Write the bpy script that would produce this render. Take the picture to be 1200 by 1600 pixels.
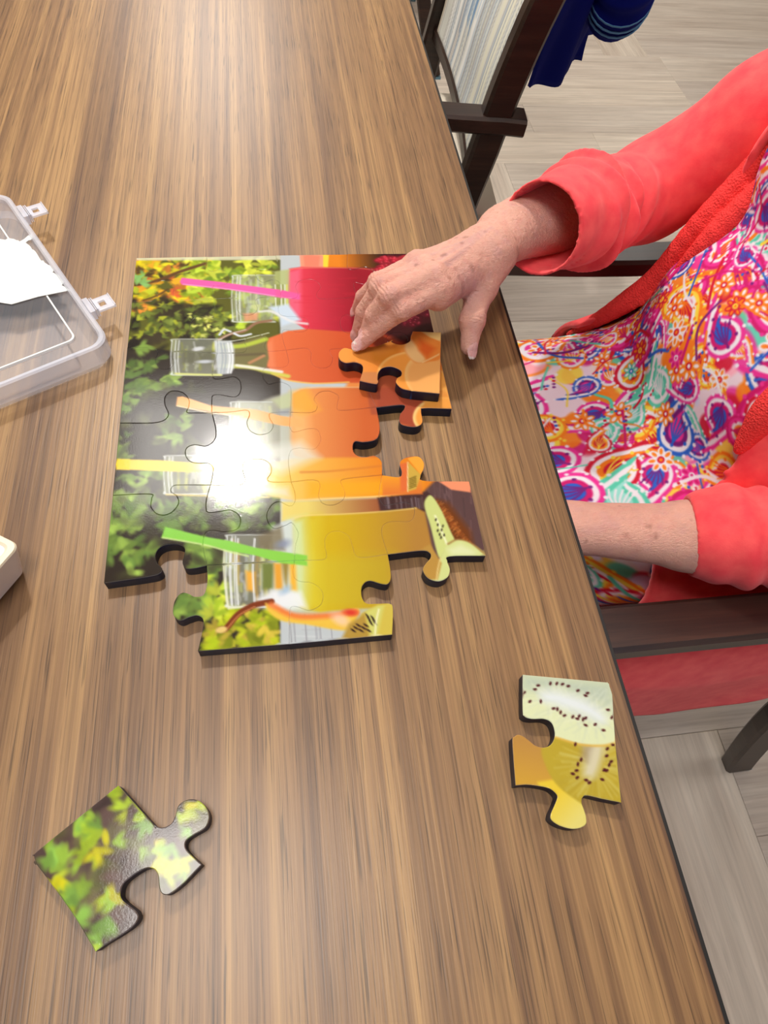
import bpy, bmesh, math, random
import numpy as np
from mathutils import Vector, Matrix
from mathutils.geometry import delaunay_2d_cdt

for o in list(bpy.data.objects): bpy.data.objects.remove(o)
SC = bpy.context.scene
COL = SC.collection

# ------------------------------------------------------------------ camera
F_PX, HC, TT = 1022.0, 1.2, 0.75            # focal length (px of 1200x1600), camera height, table top height
RW = np.array([[0.98940915, -0.06659265, 0.12897655],
               [-0.1232079, -0.85506282, 0.50367389],
               [0.07674207, -0.51423049, -0.85421172]])   # rows: world X, Y, Z in image axes (right, down, forward)
cam_d = bpy.data.cameras.new('camera'); cam = bpy.data.objects.new('camera', cam_d); COL.objects.link(cam)
cam_d.sensor_fit = 'VERTICAL'; cam_d.sensor_height = 36.0; cam_d.sensor_width = 27.0
cam_d.lens = F_PX / 1600 * 36.0; cam_d.clip_start = 0.02; cam_d.clip_end = 60
m = Matrix.Identity(4)
for i in range(3):
    m[i][0] = RW[i, 0]; m[i][1] = -RW[i, 1]; m[i][2] = -RW[i, 2]
m[2][3] = HC
cam.matrix_world = m
SC.camera = cam

# ------------------------------------------------------------------ world, exposure
w = bpy.data.worlds.new('world'); SC.world = w; w.use_nodes = True
w.node_tree.nodes['Background'].inputs[0].default_value = (0.75, 0.85, 1.0, 1)
w.node_tree.nodes['Background'].inputs[1].default_value = 0.6
SC.view_settings.view_transform = 'Standard'; SC.view_settings.look = 'None'
SC.view_settings.exposure = 0.05; SC.view_settings.gamma = 1.0
try: SC.view_settings.use_curve_mapping = False
except Exception: pass

# ------------------------------------------------------------------ lights (the room's lamps and window, plus added panels)
def area(name, loc, aim, size, power, col=(1, 1, 1), shape='DISK', size_y=None):
    d = bpy.data.lights.new(name, 'AREA'); d.shape = shape; d.size = size
    if size_y: d.size_y = size_y
    d.energy = power; d.color = col
    o = bpy.data.objects.new(name, d); COL.objects.link(o); o.location = loc
    o.rotation_euler = (Vector(aim) - Vector(loc)).to_track_quat('-Z', 'Y').to_euler()
    return o
CEIL = 2.5
DOWN = (-0.233, 1.50)                       # the downlight mirrored in the glossy puzzle
area('downlight_lamp', (DOWN[0], DOWN[1], CEIL - 0.05), (DOWN[0], DOWN[1], 0), 0.12, 30, (1.0, 0.96, 0.90))
PANELS = [(-0.25, 0.0), (-0.3, 4.3), (1.9, 3.2), (-2.2, 2.0), (1.7, 0.5), (-0.38, 1.60)]  # right, left and seated-person panels added as ambient fill; spotlight panel added for haze
PPOW = [17, 42, 14, 5, 5, 8]
for (px_, py_), pw_ in zip(PANELS, PPOW):
    area('panel_lamp', (px_, py_, CEIL - 0.03), (px_, py_, 0), 0.56, pw_, (1.0, 0.97, 0.93), 'RECTANGLE', 0.56)
area('window_daylight', (0.6, -1.42, 1.6), (0.6, 0.6, 0.8), 1.6, 5, (0.70, 0.76, 1.0), 'RECTANGLE', 1.1)

# ------------------------------------------------------------------ helpers
def ray(px, py):
    return RW @ np.array([px - 600.0, py - 800.0, F_PX])
def P(px, py, z):                            # the point of height z seen at a pixel of the photograph
    d = ray(px, py); t = (z - HC) / d[2]
    return np.array([d[0] * t, d[1] * t, z])
def lin(c):
    c = [x / 255.0 for x in c]
    return tuple(x / 12.92 if x <= 0.04045 else ((x + 0.055) / 1.055) ** 2.4 for x in c)
def linA(a):
    a = np.asarray(a, float) / 255.0
    return np.where(a <= 0.04045, a / 12.92, ((a + 0.055) / 1.055) ** 2.4)
def tag(o, label=None, cat=None, group=None, kind=None):
    if label: o['label'] = label
    if cat: o['category'] = cat
    if group: o['group'] = group
    if kind: o['kind'] = kind
    return o
def empty(name, loc, label, cat, group=None, rz=0):
    o = bpy.data.objects.new(name, None); COL.objects.link(o); o.location = loc; o.rotation_euler = (0, 0, rz)
    o.empty_display_size = 0.03
    return tag(o, label, cat, group)
def link(name, me, mats, parent=None, smooth=False):
    o = bpy.data.objects.new(name, me); COL.objects.link(o)
    for mt in (mats if isinstance(mats, (list, tuple)) else [mats]): me.materials.append(mt)
    if smooth: me.polygons.foreach_set('use_smooth', [True] * len(me.polygons))
    if parent is not None:
        o.parent = parent
        o.matrix_parent_inverse = Matrix.LocRotScale(parent.location, parent.rotation_euler, None).inverted()
    return o
def obj(name, bm, mats, parent=None, smooth=False):
    me = bpy.data.meshes.new(name); bm.to_mesh(me); bm.free()
    return link(name, me, mats, parent, smooth)
def mesh_np(name, V, Fc):
    me = bpy.data.meshes.new(name); me.from_pydata([tuple(map(float, v)) for v in V], [], Fc); me.update(); return me
def box(bm, c, s, rot=None, bev=0.0):
    g = bmesh.ops.create_cube(bm, size=1.0)['verts']
    for v in g: v.co = Vector((v.co.x * s[0], v.co.y * s[1], v.co.z * s[2]))
    if bev > 0:
        es = list({e for v in g for e in v.link_edges})
        r = bmesh.ops.bevel(bm, geom=es, offset=bev, segments=2, profile=0.6, affect='EDGES')
        g = list({v for f in r['faces'] for v in f.verts} | {v for v in g if v.is_valid})
    M = (rot.to_4x4() if rot else Matrix.Identity(4))
    for v in g: v.co = M @ v.co + Vector(c)
    return g
def sweep(bm, pts, w, h, side=(0, 1, 0), taper=None):
    """rectangular bar w (along side) x h along a polyline, slightly chamfered"""
    pts = [Vector(p) for p in pts]; rings = []
    for i, p in enumerate(pts):
        t = (pts[min(i + 1, len(pts) - 1)] - pts[max(i - 1, 0)]).normalized()
        s = Vector(side); s = (s - t * s.dot(t)).normalized(); n = t.cross(s).normalized()
        k = taper[i] if taper else 1.0
        c = min(w, h) * 0.16; a, b = w / 2 * k, h / 2 * k
        prof = [(-a + c, -b), (a - c, -b), (a, -b + c), (a, b - c), (a - c, b), (-a + c, b), (-a, b - c), (-a, -b + c)]
        rings.append([bm.verts.new(p + s * u + n * v) for u, v in prof])
    for r0, r1 in zip(rings, rings[1:]):
        for j in range(8): bm.faces.new((r0[j], r0[(j + 1) % 8], r1[(j + 1) % 8], r1[j]))
    bm.faces.new(rings[0][::-1]); bm.faces.new(rings[-1])
    bmesh.ops.recalc_face_normals(bm, faces=bm.faces[:])
def tube(bm, pts, rad, n=10, cap=True):
    pts = [Vector(p) for p in pts]; rings = []
    up = Vector((0.13, 0.21, 0.97))
    for i, p in enumerate(pts):
        t = (pts[min(i + 1, len(pts) - 1)] - pts[max(i - 1, 0)]).normalized()
        s = (up - t * up.dot(t)).normalized(); q = t.cross(s)
        r = rad[i] if isinstance(rad, (list, tuple)) else rad
        rings.append([bm.verts.new(p + (s * math.cos(a) + q * math.sin(a)) * r) for a in [2 * math.pi * k / n for k in range(n)]])
    for r0, r1 in zip(rings, rings[1:]):
        for j in range(n): bm.faces.new((r0[j], r0[(j + 1) % n], r1[(j + 1) % n], r1[j]))
    if cap: bm.faces.new(rings[0][::-1]); bm.faces.new(rings[-1])
def crom(pts, n=6, closed=False):
    P_ = [np.array(p, float) for p in pts]; out = []
    N = len(P_); rng = range(N if closed else N - 1)
    for i in rng:
        p1, p2 = P_[i], P_[(i + 1) % N]
        p0 = P_[i - 1] if (i > 0 or closed) else 2 * p1 - p2
        p3 = P_[(i + 2) % N] if (i + 2 < N or closed) else 2 * p2 - p1
        for k in range(n):
            t = k / n
            out.append(0.5 * ((2 * p1) + (-p0 + p2) * t + (2 * p0 - 5 * p1 + 4 * p2 - p3) * t * t + (-p0 + 3 * p1 - 3 * p2 + p3) * t ** 3))
    if not closed: out.append(P_[-1])
    return np.array(out)

# ------------------------------------------------------------------ materials
def mat(name, base=(0.5, 0.5, 0.5), rough=0.5, spec=0.5, metal=0.0, **kw):
    mt = bpy.data.materials.new(name); mt.use_nodes = True
    b = mt.node_tree.nodes['Principled BSDF']
    b.inputs['Base Color'].default_value = (*base, 1); b.inputs['Roughness'].default_value = rough
    b.inputs['Specular IOR Level'].default_value = spec; b.inputs['Metallic'].default_value = metal
    for k, v in kw.items(): b.inputs[k].default_value = v
    return mt
class NT:
    def __init__(s, mt): s.t = mt.node_tree; s.b = s.t.nodes['Principled BSDF']
    def n(s, ty, **kw):
        nd = s.t.nodes.new(ty)
        for k, v in kw.items():
            if k.startswith('i_'): nd.inputs[int(k[2:]) if k[2:].isdigit() else k[2:].replace('_', ' ')].default_value = v
            else: setattr(nd, k, v)
        return nd
    def l(s, a, b): s.t.links.new(a, b)
    def coord(s, scale, which='Object', loc=(0, 0, 0), rot=(0, 0, 0)):
        tc = s.n('ShaderNodeTexCoord'); mp = s.n('ShaderNodeMapping')
        mp.inputs['Scale'].default_value = scale; mp.inputs['Location'].default_value = loc; mp.inputs['Rotation'].default_value = rot
        s.l(tc.outputs[which], mp.inputs[0]); return mp.outputs[0]
    def noise(s, vec, scale=1, detail=4, rough=0.55, dist=0.0):
        nd = s.n('ShaderNodeTexNoise'); nd.inputs['Scale'].default_value = scale; nd.inputs['Detail'].default_value = detail
        nd.inputs['Roughness'].default_value = rough; nd.inputs['Distortion'].default_value = dist
        s.l(vec, nd.inputs['Vector']); return nd.outputs['Fac']
    def ramp(s, fac, stops, interp='LINEAR'):
        r = s.n('ShaderNodeValToRGB'); cr = r.color_ramp; cr.interpolation = interp
        while len(cr.elements) < len(stops): cr.elements.new(0.5)
        for e, (p, c) in zip(cr.elements, stops):
            e.position = p; e.color = (*c, 1) if len(c) == 3 else c
        s.l(fac, r.inputs[0]); return r.outputs[0]
    def mix(s, fac, a, b, mode='MIX'):
        r = s.n('ShaderNodeMix', data_type='RGBA', blend_type=mode)
        for inp, v in ((r.inputs[0], fac), (r.inputs[6], a), (r.inputs[7], b)):
            if hasattr(v, 'is_linked') or hasattr(v, 'links'): s.l(v, inp)
            elif isinstance(v, (int, float)): inp.default_value = v
            else: inp.default_value = (*v, 1) if len(v) == 3 else v
        return r.outputs[2]
    def bump(s, h, strength=0.3, dist=0.001):
        b = s.n('ShaderNodeBump'); b.inputs['Strength'].default_value = strength; b.inputs['Distance'].default_value = dist
        s.l(h, b.inputs['Height']); s.l(b.outputs[0], s.b.inputs['Normal'])
    def col(s, c): s.l(c, s.b.inputs['Base Color'])
def wood(name, c_dark, c_mid, c_light, sx=1.0, rough=0.4, axis='Y', pores=True, spec=0.5, rnd=False, poredark=0.45, bumpy=0.15):
    mt = mat(name, rough=rough, spec=spec); T = NT(mt)
    def sc(a, b): return (a, b, a) if axis == 'Y' else (b, a, a)
    tc = T.n('ShaderNodeTexCoord'); vec = tc.outputs['Object']
    if rnd:
        oi = T.n('ShaderNodeObjectInfo'); ad = T.n('ShaderNodeVectorMath', operation='MULTIPLY_ADD')
        T.l(oi.outputs['Random'], ad.inputs[0]); ad.inputs[1].default_value = (13.7, 29.3, 5.1); T.l(vec, ad.inputs[2]); vec = ad.outputs[0]
    def mp(s_):
        q = T.n('ShaderNodeMapping'); q.inputs['Scale'].default_value = s_; T.l(vec, q.inputs[0]); return q.outputs[0]
    n1 = T.noise(mp(sc(22 * sx, 0.9)), 1, 5, 0.6, 0.6)
    n2 = T.noise(mp(sc(110 * sx, 1.6)), 1, 4, 0.6, 0.3)
    n3 = T.noise(mp(sc(420 * sx, 3.5)), 1, 3, 0.6)
    a = T.n('ShaderNodeMath', operation='MULTIPLY_ADD', i_1=0.55, i_2=0.0); T.l(n1, a.inputs[0])
    b = T.n('ShaderNodeMath', operation='MULTIPLY_ADD', i_1=0.45); T.l(n2, b.inputs[0]); T.l(a.outputs[0], b.inputs[2])
    c = T.ramp(b.outputs[0], [(0.34, c_dark), (0.5, c_mid), (0.66, c_light)])
    f3 = T.ramp(n3, [(0.3, (0.72, 0.70, 0.69)), (0.7, (1.2, 1.2, 1.18))] if name == 'walnut_laminate' else [(0.3, (0.85, 0.85, 0.85)), (0.7, (1.1, 1.1, 1.1))])
    c = T.mix(1.0, c, f3, 'MULTIPLY')
    if pores:
        n4 = T.noise(mp(sc(640 * sx, 15)), 1, 2, 0.5, 0.2)
        n5 = T.noise(mp(sc(16 * sx, 2)), 1, 2, 0.5)
        mul = T.n('ShaderNodeMath', operation='MULTIPLY_ADD', i_1=0.16); T.l(n5, mul.inputs[0]); T.l(n4, mul.inputs[2])
        pm = T.ramp(mul.outputs[0], [(0.42, (poredark,) * 3), (0.49, (1, 1, 1))])
        c = T.mix(1.0, c, pm, 'MULTIPLY')
        T.bump(mul.outputs[0], bumpy, 0.0006)
    if rnd:
        rr = T.ramp(oi.outputs['Random'], [(0, (0.86, 0.85, 0.86)), (1, (1.1, 1.09, 1.06))])
        c = T.mix(1.0, c, rr, 'MULTIPLY')
    T.col(c); return mt
M = {}
M['table'] = wood('walnut_laminate', lin((84, 58, 42)), lin((130, 98, 65)), lin((164, 129, 84)), 1.35, 0.38, 'Y', spec=0.5, poredark=0.5)
M['edge'] = mat('black_edge_band', lin((14, 12, 12)), 0.45)
M['floor'] = wood('grey_oak_vinyl', lin((172, 157, 144)), lin((198, 186, 173)), lin((216, 206, 193)), 0.30, 0.42, 'Y', spec=0.4, rnd=True, poredark=0.93, bumpy=0.02)
M['subfloor'] = mat('plank_joint', lin((110, 100, 92)), 0.8)
M['darkwood'] = wood('espresso_wood', lin((22, 12, 9)), lin((40, 23, 16)), lin((58, 35, 25)), 1.4, 0.36, 'X', pores=True, poredark=0.7, bumpy=0.05)
M['wall'] = mat('wall_paint', lin((186, 180, 170)), 0.85)
M['ceil'] = mat('ceiling_paint', lin((232, 230, 225)), 0.9)
M['base'] = mat('baseboard_paint', lin((90, 80, 72)), 0.5)
M['cream'] = mat('cream_vinyl', lin((206, 196, 178)), 0.5)
M['metalwhite'] = mat('white_metal', lin((235, 235, 232)), 0.4)
M['glide'] = mat('leg_glide', lin((90, 125, 140)), 0.4)
M['navy'] = mat('navy_foam_board', lin((8, 24, 58)), 0.5, 0.35)
def emis(name, col, s):
    mt = mat(name, (0.8, 0.8, 0.8)); b = mt.node_tree.nodes['Principled BSDF']
    b.inputs['Emission Color'].default_value = (*col, 1); b.inputs['Emission Strength'].default_value = s; return mt
M['lamp'] = emis('lamp_diffuser', (1.0, 0.94, 0.85), 3.0)

def attr_mat(name, rough, spec, bscale=None, bstr=0.1, bdist=0.0004, coat=0.0):
    mt = mat(name, rough=rough, spec=spec); T = NT(mt)
    at = T.n('ShaderNodeAttribute', attribute_name='paint'); T.col(at.outputs['Color'])
    if bscale: T.bump(T.noise(T.coord((bscale,) * 3), 1, 3, 0.6), bstr, bdist)
    if coat:
        T.b.inputs['Coat Weight'].default_value = coat; T.b.inputs['Coat Roughness'].default_value = 0.4
    return mt
M['print'] = attr_mat('glossy_print', 0.10, 0.34, 900, 0.10, 0.0003, 0.04)

# ------------------------------------------------------------------ painter: flat print computed on a raster, stored on mesh points
def seg_dist(X, Y, pts, closed):
    d = np.full(X.shape, 1e9); n = len(pts)
    for i in range(n if closed else n - 1):
        x0, y0 = pts[i]; x1, y1 = pts[(i + 1) % n]; dx, dy = x1 - x0, y1 - y0
        L = dx * dx + dy * dy + 1e-12
        t = np.clip(((X - x0) * dx + (Y - y0) * dy) / L, 0, 1)
        d = np.minimum(d, (X - x0 - t * dx) ** 2 + (Y - y0 - t * dy) ** 2)
    return np.sqrt(d)
def inside(X, Y, pts):
    c = np.zeros(X.shape, bool); n = len(pts)
    for i in range(n):
        x0, y0 = pts[i]; x1, y1 = pts[(i + 1) % n]
        if y0 == y1: continue
        c ^= ((Y > y0) != (Y > y1)) & (X < (x1 - x0) * (Y - y0) / (y1 - y0) + x0)
    return c
class Canvas:
    """coordinates are millimetres; conv turns given points (photograph pixels) into them"""
    def __init__(s, x0, y0, x1, y1, res, conv=None, base=(0, 0, 0)):
        s.x0, s.y0, s.res = x0, y0, res; s.W = int((x1 - x0) / res) + 1; s.H = int((y1 - y0) / res) + 1
        s.a = np.zeros((s.H, s.W, 3)); s.a[:] = base; s.conv = conv or (lambda p: p)
    def _win(s, pts, pad):
        p = np.array(pts); lo = p.min(0) - pad; hi = p.max(0) + pad
        i0 = max(0, int((lo[0] - s.x0) / s.res)); i1 = min(s.W, int((hi[0] - s.x0) / s.res) + 2)
        j0 = max(0, int((lo[1] - s.y0) / s.res)); j1 = min(s.H, int((hi[1] - s.y0) / s.res) + 2)
        if i1 <= i0 or j1 <= j0: return None
        X, Y = np.meshgrid(s.x0 + np.arange(i0, i1) * s.res, s.y0 + np.arange(j0, j1) * s.res)
        return i0, i1, j0, j1, X, Y
    def _put(s, w_, al, col):
        i0, i1, j0, j1 = w_[:4]; al = al[..., None]
        c = col(w_[4], w_[5]) if callable(col) else np.array(col, float)
        s.a[j0:j1, i0:i1] = s.a[j0:j1, i0:i1] * (1 - al) + c * al
    def poly(s, pts, col, soft=0.8, alpha=1.0, smooth=False, raw=False):
        q = [p if raw else s.conv(p) for p in pts]
        if smooth: q = crom(q, 5, True)
        w_ = s._win(q, soft * 2)
        if not w_: return
        X, Y = w_[4:]; d = seg_dist(X, Y, q, True) * np.where(inside(X, Y, q), -1, 1)
        s._put(w_, np.clip(0.5 - d / (2 * soft), 0, 1) * alpha, col)
    def stroke(s, pts, wd, col, soft=0.5, alpha=1.0, smooth=True, raw=False):
        q = [p if raw else s.conv(p) for p in pts]
        if smooth and len(q) > 2: q = crom(q, 5)
        w_ = s._win(q, wd + soft * 2)
        if not w_: return
        d = seg_dist(w_[4], w_[5], q, False) - wd / 2
        s._put(w_, np.clip(0.5 - d / (2 * soft), 0, 1) * alpha, col)
    def blob(s, p, rx, ry, ang, col, soft=0.5, alpha=1.0, raw=False):
        c = p if raw else s.conv(p); r = max(rx, ry) + soft * 2
        w_ = s._win([(c[0] - r, c[1] - r), (c[0] + r, c[1] + r)], 0)
        if not w_: return
        X, Y = w_[4] - c[0], w_[5] - c[1]; ca, sa = math.cos(ang), math.sin(ang)
        u, v = (X * ca + Y * sa) / rx, (-X * sa + Y * ca) / ry
        d = (np.sqrt(u * u + v * v) - 1) * min(rx, ry)
        s._put(w_, np.clip(0.5 - d / (2 * soft), 0, 1) * alpha, col)
    def leaves(s, region, n, cols, size, rnd, soft=1.0, alpha=0.9):
        reg = [s.conv(p) for p in region]; p = np.array(reg); lo, hi = p.min(0), p.max(0); k = 0; tries = 0
        while k < n and tries < n * 20:
            tries += 1
            x, y = rnd.uniform(lo[0], hi[0]), rnd.uniform(lo[1], hi[1])
            if not inside(np.array([x]), np.array([y]), reg)[0]: continue
            k += 1; c = np.array(rnd.choice(cols), float) * rnd.uniform(0.85, 1.12); a = rnd.uniform(0, 6.28); z = size * rnd.uniform(0.6, 1.3)
            for j in range(rnd.randint(3, 6)):
                b = a + rnd.uniform(-1.3, 1.3); q = (x + math.cos(b) * z * 0.8, y + math.sin(b) * z * 0.8)
                s.blob(q, z * 0.8, z * 0.33, b, np.clip(c * rnd.uniform(0.9, 1.1), 0, 255), soft, alpha, raw=True)
    def sample(s, x, y):
        fx = np.clip((np.asarray(x) - s.x0) / s.res, 0, s.W - 1.001); fy = np.clip((np.asarray(y) - s.y0) / s.res, 0, s.H - 1.001)
        i, j = fx.astype(int), fy.astype(int); u, v = (fx - i)[:, None], (fy - j)[:, None]
        A = s.a
        return A[j, i] * (1 - u) * (1 - v) + A[j, i + 1] * u * (1 - v) + A[j + 1, i] * (1 - u) * v + A[j + 1, i + 1] * u * v
def grad(c0, c1, p0, p1):
    """colour runs from c0 at p0 to c1 at p1 (mm)"""
    c0, c1 = np.array(c0, float), np.array(c1, float); dx, dy = p1[0] - p0[0], p1[1] - p0[1]; L = dx * dx + dy * dy
    def f(X, Y):
        t = np.clip(((X - p0[0]) * dx + (Y - p0[1]) * dy) / L, 0, 1)[..., None]
        return c0 * (1 - t) + c1 * t
    return f

# ================================================================== the room
RX0, RX1, RY0, RY1 = -3.0, 4.0, -1.5, 5.5
def slab(name, c, s, mt, kind='structure'):
    bm = bmesh.new(); box(bm, c, s); o = obj(name, bm, mt); tag(o, kind=kind); return o
cx, cy, wx, wy = (RX0 + RX1) / 2, (RY0 + RY1) / 2, RX1 - RX0, RY1 - RY0
floor = slab('floor', (cx, cy, -0.03), (wx + 0.2, wy + 0.2, 0.05), M['subfloor'])
slab('ceiling', (cx, cy, CEIL + 0.05), (wx + 0.2, wy + 0.2, 0.1), M['ceil'])
slab('wall_left', (RX0 - 0.05, cy, CEIL / 2), (0.1, wy, CEIL), M['wall'])
slab('wall_right', (RX1 + 0.05, cy, CEIL / 2), (0.1, wy, CEIL), M['wall'])
slab('wall_far', (cx, RY1 + 0.05, CEIL / 2), (wx, 0.1, CEIL), M['wall'])
def wall_with_window():
    bm = bmesh.new(); y = RY0 - 0.05; x0, x1, z0, z1 = -0.3, 1.5, 0.95, 2.15
    for (a, b, c, d) in ((RX0, x0, 0, CEIL), (x1, RX1, 0, CEIL), (x0, x1, 0, z0), (x0, x1, z1, CEIL)):
        box(bm, ((a + b) / 2, y, (c + d) / 2), (b - a, 0.1, d - c))
    tag(obj('wall_near', bm, M['wall']), kind='structure')
    bm = bmesh.new()
    for (a, b, c, d) in ((x0, x0 + 0.05, z0, z1), (x1 - 0.05, x1, z0, z1), (x0, x1, z0, z0 + 0.05), (x0, x1, z1 - 0.05, z1), (0.58, 0.62, z0, z1)):
        box(bm, ((a + b) / 2, y, (c + d) / 2), (b - a, 0.06, d - c))
    wf = tag(obj('window_1', bm, M['metalwhite']), kind='structure')
    bm = bmesh.new()
    box(bm, (0.6, y - 0.01, 1.55), (1.74, 0.006, 1.14))
    g = mat('window_glass', (0.9, 0.95, 1), 0.02); g.node_tree.nodes['Principled BSDF'].inputs['Transmission Weight'].default_value = 1.0
    obj('pane', bm, g, wf)
wall_with_window()
for nm, c, s in (('baseboard_left', (RX0 + 0.008, cy, 0.05), (0.016, wy, 0.1)), ('baseboard_right', (RX1 - 0.008, cy, 0.05), (0.016, wy, 0.1)),
                 ('baseboard_far', (cx, RY1 - 0.008, 0.05), (wx, 0.016, 0.1)), ('baseboard_near', (cx, RY0 + 0.008, 0.05), (wx, 0.016, 0.1))):
    slab(nm, c, s, M['base'])
# herringbone vinyl planks, each its own piece of the floor
PW, PL = 0.181, 1.086
def clip_poly(pts, x0, x1, y0, y1):
    def cut(ps, f, inter):
        out = []
        for i in range(len(ps)):
            a, b = ps[i], ps[(i + 1) % len(ps)]
            if f(a): out.append(a)
            if f(a) != f(b): out.append(inter(a, b))
        return out
    for ax, lim, sg in ((0, x0, 1), (0, x1, -1), (1, y0, 1), (1, y1, -1)):
        if not pts: return pts
        def it(a, b, ax=ax, lim=lim):
            t = (lim - a[ax]) / (b[ax] - a[ax]); return (a[0] + t * (b[0] - a[0]), a[1] + t * (b[1] - a[1]))
        pts = cut(pts, lambda p, ax=ax, lim=lim, sg=sg: (p[ax] - lim) * sg >= 0, it)
    return pts
plank_full = {}; ROW = 0.1798
def plank(x, y, horiz, W_, L):
    g = 0.0003
    # local frame: length along Y; horizontal planks turned by 90 degrees
    if horiz: cxp, cyp, hx, hy = x + L / 2, y + W_ / 2, L / 2 - g, W_ / 2 - g
    else: cxp, cyp, hx, hy = x + W_ / 2, y + L / 2, W_ / 2 - g, L / 2 - g
    pts = clip_poly([(cxp - hx, cyp - hy), (cxp + hx, cyp - hy), (cxp + hx, cyp + hy), (cxp - hx, cyp + hy)], RX0 + 0.016, RX1 - 0.016, RY0 + 0.016, RY1 - 0.016)
    if len(pts) < 3: return
    area_ = abs(sum(pts[i][0] * pts[(i + 1) % len(pts)][1] - pts[(i + 1) % len(pts)][0] * pts[i][1] for i in range(len(pts)))) / 2
    if area_ < 0.002: return
    whole = area_ > 1.15 * ROW * 0.98 and area_ < 1.15 * ROW * 1.02 and abs(L - 1.15) < 1e-6
    if whole and 'm' in plank_full: me = plank_full['m']
    else:
        bm = bmesh.new(); loc = []
        for (a, b) in pts:
            u, v = a - cxp, b - cyp
            if horiz: u, v = v, -u           # into the plank's own frame (rotated -90 degrees)
            loc.append((u, v))
        if whole: loc = [(-W_ / 2 + g, -L / 2 + g), (W_ / 2 - g, -L / 2 + g), (W_ / 2 - g, L / 2 - g), (-W_ / 2 + g, L / 2 - g)]
        c_ = np.mean(loc, 0); k = 0.0012
        lo = [bm.verts.new((u, v, -0.005)) for u, v in loc]; mid = [bm.verts.new((u, v, -0.0008)) for u, v in loc]
        hi = []
        for u, v in loc:
            d = np.array([u, v]) - c_; d = np.sign(d) * k
            hi.append(bm.verts.new((u - d[0], v - d[1], 0)))
        n = len(loc)
        for A, B in ((lo, mid), (mid, hi)):
            for i in range(n): bm.faces.new((A[i], A[(i + 1) % n], B[(i + 1) % n], B[i]))
        bm.faces.new(hi); bmesh.ops.recalc_face_normals(bm, faces=bm.faces[:])
        me = bpy.data.meshes.new('plank'); bm.to_mesh(me); bm.free(); me.materials.append(M['floor'])
        if whole: plank_full['m'] = me
    o = bpy.data.objects.new('plank', me); COL.objects.link(o); o.parent = floor
    o.location = (cxp, cyp, 0); o.rotation_euler = (0, 0, math.pi / 2 if horiz else 0)
ROW = 0.1798; fr = random.Random(21)
cross = [(0.562, -3, -6), (0.554, 10, 8), (1.303, 16, 14), (-1.2, 4, 2), (2.6, 8, 6), (2.4, 0, -3), (-2.1, 14, 12), (3.1, 22, 20), (0.2, 26, 24)]   # planks laid across the rows: x, top row, bottom row
cross = [(0.562, 0, -6)] + cross[1:]
for x, kt, kb in cross:
    plank(x, 0.19 + kb * ROW, False, PW, (kt - kb) * ROW)
for k in range(-10, 31):
    y = 0.19 + k * ROW
    cuts = sorted(x for x, kt, kb in cross if kb <= k < kt)
    segs, xs = [], RX0 - 0.1
    for x in cuts: segs.append((xs, x)); xs = x + PW
    segs.append((xs, RX1 + 0.1))
    for a, b in segs:
        x = a; first = fr.uniform(0.4, 1.1)
        while x < b - 1e-6:
            L_ = first if x == a and a < RX0 else 1.15
            if b - x - L_ < 0.35: L_ = b - x
            plank(x, y, True, ROW, L_); x += L_
# ceiling lights (the lamps themselves are set up at the top)
def fixture(name, x, y, lab, rnd_=False):
    t = empty(name, (x, y, CEIL - 0.02), lab, 'ceiling light')
    bm = bmesh.new()
    if rnd_:
        n = 32
        r = [[bm.verts.new((x + a * math.cos(k * 2 * math.pi / n), y + a * math.sin(k * 2 * math.pi / n), z)) for k in range(n)] for a, z in ((0.10, CEIL - 0.018), (0.10, CEIL - 0.042), (0.088, CEIL - 0.044), (0.086, CEIL - 0.038))]
        for A, B in zip(r, r[1:]):
            for k in range(n): bm.faces.new((A[k], A[(k + 1) % n], B[(k + 1) % n], B[k]))
        obj('trim_ring', bm, M['metalwhite'], t)
        bm = bmesh.new(); bmesh.ops.create_cone(bm, cap_ends=True, segments=32, radius1=0.087, radius2=0.087, depth=0.004, matrix=Matrix.Translation((x, y, CEIL - 0.038)))
        obj('diffuser', bm, M['lamp'], t)
    else:
        for dx, dy, sx, sy in ((0.295, 0, 0.02, 0.61), (-0.295, 0, 0.02, 0.61), (0, 0.295, 0.57, 0.02), (0, -0.295, 0.57, 0.02)):
            box(bm, (x + dx, y + dy, CEIL - 0.009), (sx, sy, 0.018))
        obj('frame', bm, M['metalwhite'], t)
        bm = bmesh.new(); box(bm, (x, y, CEIL - 0.008), (0.568, 0.568, 0.006)); obj('diffuser', bm, M['lamp'], t)
fixture('ceiling_light', DOWN[0], DOWN[1], 'round bright spotlight mounted on the added ceiling panel above the table', True)
for (x, y), lab in zip(PANELS, ('square ceiling light panel above the near end of the table', 'square ceiling light panel beyond the far end of the table',
                                'added square fill light panel over the open floor on the right', 'added square fill light panel over the left side of the room',
                                'added square fill light panel above the seated person', 'added square light panel around the round spotlight, for haze on the puzzle')):
    fixture('ceiling_light', x, y, lab)

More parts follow.
